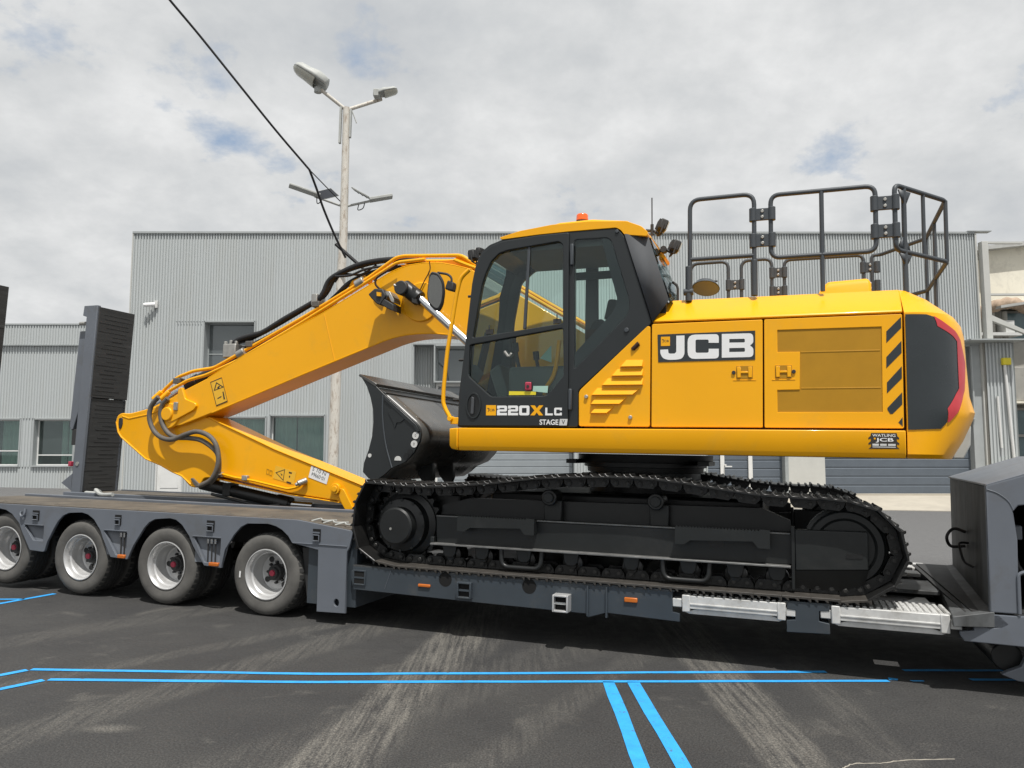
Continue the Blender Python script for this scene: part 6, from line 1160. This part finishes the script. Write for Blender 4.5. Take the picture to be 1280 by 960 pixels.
b = MB(); b.prism(rnd([(1.998, 1.93), (2.026, 1.925), (2.030, 2.075), (2.005, 2.085)], .01), VC - .042, VC - .024); b.build('door_handle', M['grey_plastic'], DR, EB, bevel=.006)
v_ = VC - .0232
emblem(2.142, 2.236, 1.918, 2.008, v_, DR)
def word(s, x0, x1, z0, z1, m, gap=.12):
    w = (x1 - x0) / (len(s) + gap * (len(s) - 1))
    for i, ch in enumerate(s):
        r_ = glyph(ch, x0 + i * w * (1 + gap), z0, w, z1 - z0); place_mesh(poly_mesh(r_[0], r_[1:], .001), 'letter', M[m], DR, v_, EB)
word('220', 2.246, 2.546, 1.919, 2.004, 'white', .10); word('X', 2.555, 2.672, 1.919, 2.005, 'yellow'); word('LC', 2.690, 2.838, 1.919, 1.985, 'white', .18)
etext('letter', 'STAGE', 2.640, 1.838, 2.808, 1.884, v_, 'white', DR, .02); q = flat_poly('badge', [(2.815, 1.834), (2.883, 1.834), (2.890, 1.889), (2.822, 1.889)], v_, M['white_dull'], DR, EB); etext('letter', 'V', 2.838, 1.843, 2.868, 1.880, v_ - .0012, 'grey_plastic', DR, .02)
# rubber gap, roof, quarter panel
roof = rnd([(2.225, 3.520), (2.249, 3.500), (2.596, 3.517), (2.889, 3.523), (3.292, 3.523), (3.333, 3.497), (3.361, 3.456), (3.560, 3.428), (3.562, 3.466), (3.506, 3.520), (3.381, 3.574), (3.055, 3.600), (2.718, 3.598), (2.42, 3.566)], .015)
b = MB(); b.prism(roof, VC - .006, VD + .056); RF = ep('cab_roof', b, 'yellow', bevel=.022, seg=3)
b = MB(); b.prism(roof[:1] + [(2.50, 3.60), (2.75, 3.655), (3.05, 3.66), (3.36, 3.62), (3.50, 3.53), (3.2, 3.53)], VC + .12, VD - .10); ep('roof_crown', b, 'yellow', RF, bevel=.03, seg=3)
b = MB(); b.add([(3.359, VC + .012, 3.458), (3.552, .20, 3.432), (3.722, .20, 2.889), (3.712, .19, 2.86), (3.597, VC + .012, 2.695)], [(0, 1, 2, 3, 4)]); o = ep('quarter_panel', b, 'grey_plastic', CAB, normals=False); q = o.modifiers.new('t', 'SOLIDIFY'); q.thickness = .03; q.offset = -1
b = MB(); b.prism([(3.552, 3.432), (3.575, 3.432), (3.742, 2.889), (3.722, 2.889)], .20, VD + .04); ep('rear_window', b, 'cabglass', CAB)
b = MB(); b.box(3.60, 3.70, .22, VD, 2.70, 2.90); ep('cab_rear', b, 'black_paint', CAB)
b = MB(); b.cyl((3.387, VC - .012, 2.637), (3.387, VC, 2.637), .02, n=14); ep('cab_bolt', b, 'rail_grey', CAB, bevel=.004)
b = MB(); b.cyl((3.30, VC - .012, 3.49), (3.30, VC, 3.49), .016, n=12); ep('cab_bolt', b, 'rail_grey', CAB, bevel=.004)
ft = [(1.863, 2.105), (1.916, 2.588), (1.967, 3.124), (2.002, 3.294), (2.052, 3.402)]
b = MB(); b.sheet([[(u + .03, v, z) for u, z in ft] for v in (VC + .06, VD)]); ep('windscreen', b, 'cabglass', CAB, normals=False)
b = MB(); b.prism([(1.862, 1.82), (1.866, 2.11), (1.90, 2.11), (1.90, 1.82)], VC + .06, VD); ep('front_panel', b, 'black_paint', CAB)
b = MB(); b.prism([(2.052, 3.402), (2.128, 3.463), (2.249, 3.502), (2.30, 3.49), (2.15, 3.43), (2.08, 3.38)], VC + .06, VD); ep('front_header', b, 'black_paint', CAB)
b = MB(); b.box(1.88, 3.0, VC + .07, VD, 1.815, 1.86); ep('cab_floor', b, 'seat', CAB)
b = MB(); b.box(2.3, 3.5, VC + .08, VD - .02, 3.40, 3.47); ep('headliner', b, 'headliner', CAB)
b = MB(); b.box(2.60, 3.28, VD - .06, VD - .02, 3.28, 3.36); ep('blind_roll', b, 'grey_plastic', CAB, bevel=.02)
st = empty('driver_seat', Vector((2.75, .62, 1.86)) - Vector(EB), 0, EX); SS = (2.75, .62, 1.86)
b = MB(); b.prism(rnd([(2.42, 2.16), (2.45, 2.28), (2.86, 2.27), (2.92, 2.16)], .04), .40, .86); b.build('seat_cushion', M['seat'], st, SS, bevel=.03)
b = MB(); b.prism(rnd([(2.82, 2.25), (2.98, 2.25), (3.14, 2.76), (3.10, 2.80), (3.02, 2.78)], .04), .42, .84); b.build('backrest', M['seat'], st, SS, bevel=.03)
b = MB(); b.prism(rnd([(3.10, 2.80), (3.20, 2.80), (3.23, 2.98), (3.14, 2.99)], .03), .50, .76); b.build('headrest', M['seat'], st, SS, bevel=.03)
b = MB(); b.box(2.5, 2.9, .45, .82, 1.86, 2.16); b.build('seat_base', M['hub_dark'], st, SS, bevel=.02)
for v in (.28, .88):
    b = MB(); b.box(2.30, 2.85, v - .06, v + .06, 2.08, 2.36); ep('side_console', b, 'cab_grey', bevel=.03)
    b = MB(); b.cyl((2.38, v, 2.36), (2.35, v, 2.50), .018, n=8); b.cyl((2.35, v, 2.50), (2.34, v, 2.58), .03, n=10); ep('joystick', b, 'hub_dark')
b = MB(); b.tube(smooth_path([(2.78, .20, 2.58), (2.76, .20, 2.40), (2.73, .20, 2.27), (2.67, .20, 2.17), (2.65, .20, 2.10)]), .020, 8); ep('lever', b, 'yellow')
b = MB(); b.prism([(2.20, 1.86), (2.02, 2.35), (2.12, 2.42), (2.32, 1.86)], .45, .85); ep('dash_pedestal', b, 'cab_grey', bevel=.02)
b = MB(); b.box(2.08, 2.11, .82, .96, 2.35, 2.75); ep('monitor', b, 'hub_dark', bevel=.01)
b = MB(); b.cyl((2.29, .155, 2.49), (2.33, .155, 2.44), .022, n=10); b.cyl((2.33, .155, 2.44), (2.36, .155, 2.47), .02, n=10); ep('window_latch', b, 'zinc', DR, bevel=.004)
for pts, v, m in (([(2.345, 2.098), (2.595, 2.098), (2.595, 2.128), (2.345, 2.132)], .131, 'bright_yellow'), ([(2.565, 2.130), (2.700, 2.115), (2.705, 2.175), (2.570, 2.176)], .130, 'pale_label'), ([(2.62, 2.42), (2.72, 2.53), (2.725, 2.38)], .154, 'pale_label')):
    b = MB(); b.prism(pts, v, v + .002); ep('glass_label', b, m, DR)
b = MB(); b.prism(rnd([(2.495, 2.135), (2.555, 2.135), (2.555, 2.21), (2.495, 2.21)], .012), .115, .134); ep('key_tag', b, 'red', DR, bevel=.01)
b = MB(); b.cyl((2.525, .111, 2.172), (2.525, .1149, 2.172), .013, n=12); ep('key_ring', b, 'hub_dark', DR)
# beacon, aerial, lamps
b = MB(); b.cyl((2.915, .42, 3.60), (2.915, .42, 3.70), .055, n=20); ep('beacon_base', b, 'hub_dark', RF)
b = MB(); b.cyl((2.915, .42, 3.695), (2.915, .42, 3.762), .056, .052, n=24); ep('beacon', b, 'beacon', RF, bevel=.012, seg=3)
b = MB(); b.tube([(3.50, .7, 3.66), (3.498, .7, 3.95)], .006, 6); b.cyl((3.50, .7, 3.60), (3.50, .7, 3.70), .015, n=8); ep('aerial', b, 'hub_dark', RF)
b = MB(); b.prism([(3.47, 3.62), (3.62, 3.40), (3.60, 3.375), (3.45, 3.585)], .75, VD); ep('rear_visor', b, 'yellow', RF, bevel=.006)
def worklamp(c, rz, tilt, s=1.0):
    t = empty('work_light', Vector(c) - Vector(EB), 0, EX); t.rotation_euler = (0, R(tilt), R(rz))
    b = MB(); b.box(-.035 * s, .035 * s, -.065 * s, .065 * s, -.05 * s, .05 * s); b.build('lamp_housing', M['hub_dark'], t, bevel=.012)
    b = MB(); b.box(.035 * s, .044 * s, -.055 * s, .055 * s, -.042 * s, .042 * s); b.build('lamp_lens', M['lamp_glass'], t, bevel=.003)
    for k in range(4):
        b = MB(); b.box(-.05 * s, -.035 * s, (-.05 + k * .03) * s, (-.043 + k * .03) * s, -.04 * s, .04 * s); b.build('cooling_fin', M['hub_dark'], t)
    b = MB(); b.tube([(0, -.07 * s, 0), (0, -.07 * s, -.08 * s), (0, .07 * s, -.08 * s), (0, .07 * s, 0)], .008, 6); b.build('lamp_bracket', M['hub_dark'], t)
worklamp((3.590, .72, 3.685), 22, 22); worklamp((3.70, .75, 3.49), 22, 22); worklamp((1.875, .36, 3.44), 180, 10, .9); worklamp((1.90, .46, 3.50), 170, 0, .7)
b = MB(); b.tube([(3.44, .72, 3.655), (3.52, .72, 3.64), (3.56, .72, 3.60), (3.585, .72, 3.62)], .014, 8); ep('lamp_stay', b, 'hub_dark', RF)
b = MB(); b.tube([(3.56, .75, 3.46), (3.62, .75, 3.47), (3.68, .75, 3.43)], .014, 8); b.cyl((3.60, .72, 3.47), (3.60, .79, 3.47), .03, n=10); ep('lamp_stay', b, 'hub_dark', RF)
b = MB(); b.tube([(1.93, .36, 3.39), (2.0, .36, 3.36)], .014, 8); ep('lamp_stay', b, 'hub_dark', RF)
# small mirror behind the cab
b = MB(); b.prism(rnd([(3.590, 3.20), (3.652, 3.215), (3.690, 3.125), (3.680, 3.065), (3.625, 3.035), (3.575, 3.12)], .03), .9, .915); ep('mirror_glass', b, 'mirror')
b = MB(); b.tube(rnd_open(uvz([(3.655, 3.198), (3.695, 3.169), (3.705, 3.135), (3.705, 2.95)], .9), .02), .012, 8); ep('mirror_arm', b, 'hub_dark')
# grab rail and near mirror in front of the door
b = MB(); b.tube(rnd_open(uvz([(1.949, 3.242), (1.862, 3.170), (1.822, 2.999), (1.778, 2.697), (1.747, 2.477), (1.722, 2.15), (1.722, 2.03), (1.745, 1.975), (1.795, 1.895)], .11), .05, 4), .019, 12); ep('grab_rail', b, 'yellow')
b = MB(); b.cyl((1.795, .09, 1.888), (1.795, .16, 1.888), .024, n=14); b.box(1.79, 1.87, .12, .16, 1.84, 1.90); ep('rail_foot', b, 'yellow', bevel=.004)
for z in (2.06, 2.42, 3.0):
    b = MB(); b.cyl((1.80 + (z - 2) * .13, .14, z), (1.88 + (z - 2) * .10, .14, z), .012, n=8); ep('rail_stay', b, 'hub_dark')
mo = rnd([(1.600, 3.231), (1.670, 3.215), (1.712, 3.14), (1.716, 3.04), (1.690, 2.93), (1.650, 2.872), (1.607, 2.880), (1.545, 2.945), (1.537, 3.026), (1.555, 3.12), (1.575, 3.20)], .03)
mt = lambda p, o: (p[0], .075 - (p[1] - 3.05) * .22 + o, p[1])
b = MB(); n = len(mo); b.add([mt(p, 0) for p in mo] + [mt(p, .04) for p in mo], [tuple(range(n)), tuple(range(2 * n - 1, n - 1, -1))] + [(i, (i + 1) % n, n + (i + 1) % n, n + i) for i in range(n)]); MR = ep('wing_mirror', b, 'hub_dark', bevel=.012)
mi = [tuple(Vector((1.627, 3.05)) + (Vector(p) - Vector((1.627, 3.05))) * .84) for p in mo]
b = MB(); b.add([mt(p, -.003) for p in mi], [tuple(range(len(mi)))]); ep('mirror_glass', b, 'mirror', MR)
b = MB(); b.tube(rnd_open(uvz([(1.645, 3.225), (1.745, 3.205), (1.787, 3.170), (1.787, 3.09)], .08), .03), .011, 8); ep('mirror_arm', b, 'hub_dark')
b = MB(); b.prism([(1.721, 3.068), (1.749, 3.15), (1.809, 3.126), (1.806, 3.043)], .07, .15); ep('mirror_clamp', b, 'hub_dark', bevel=.012)
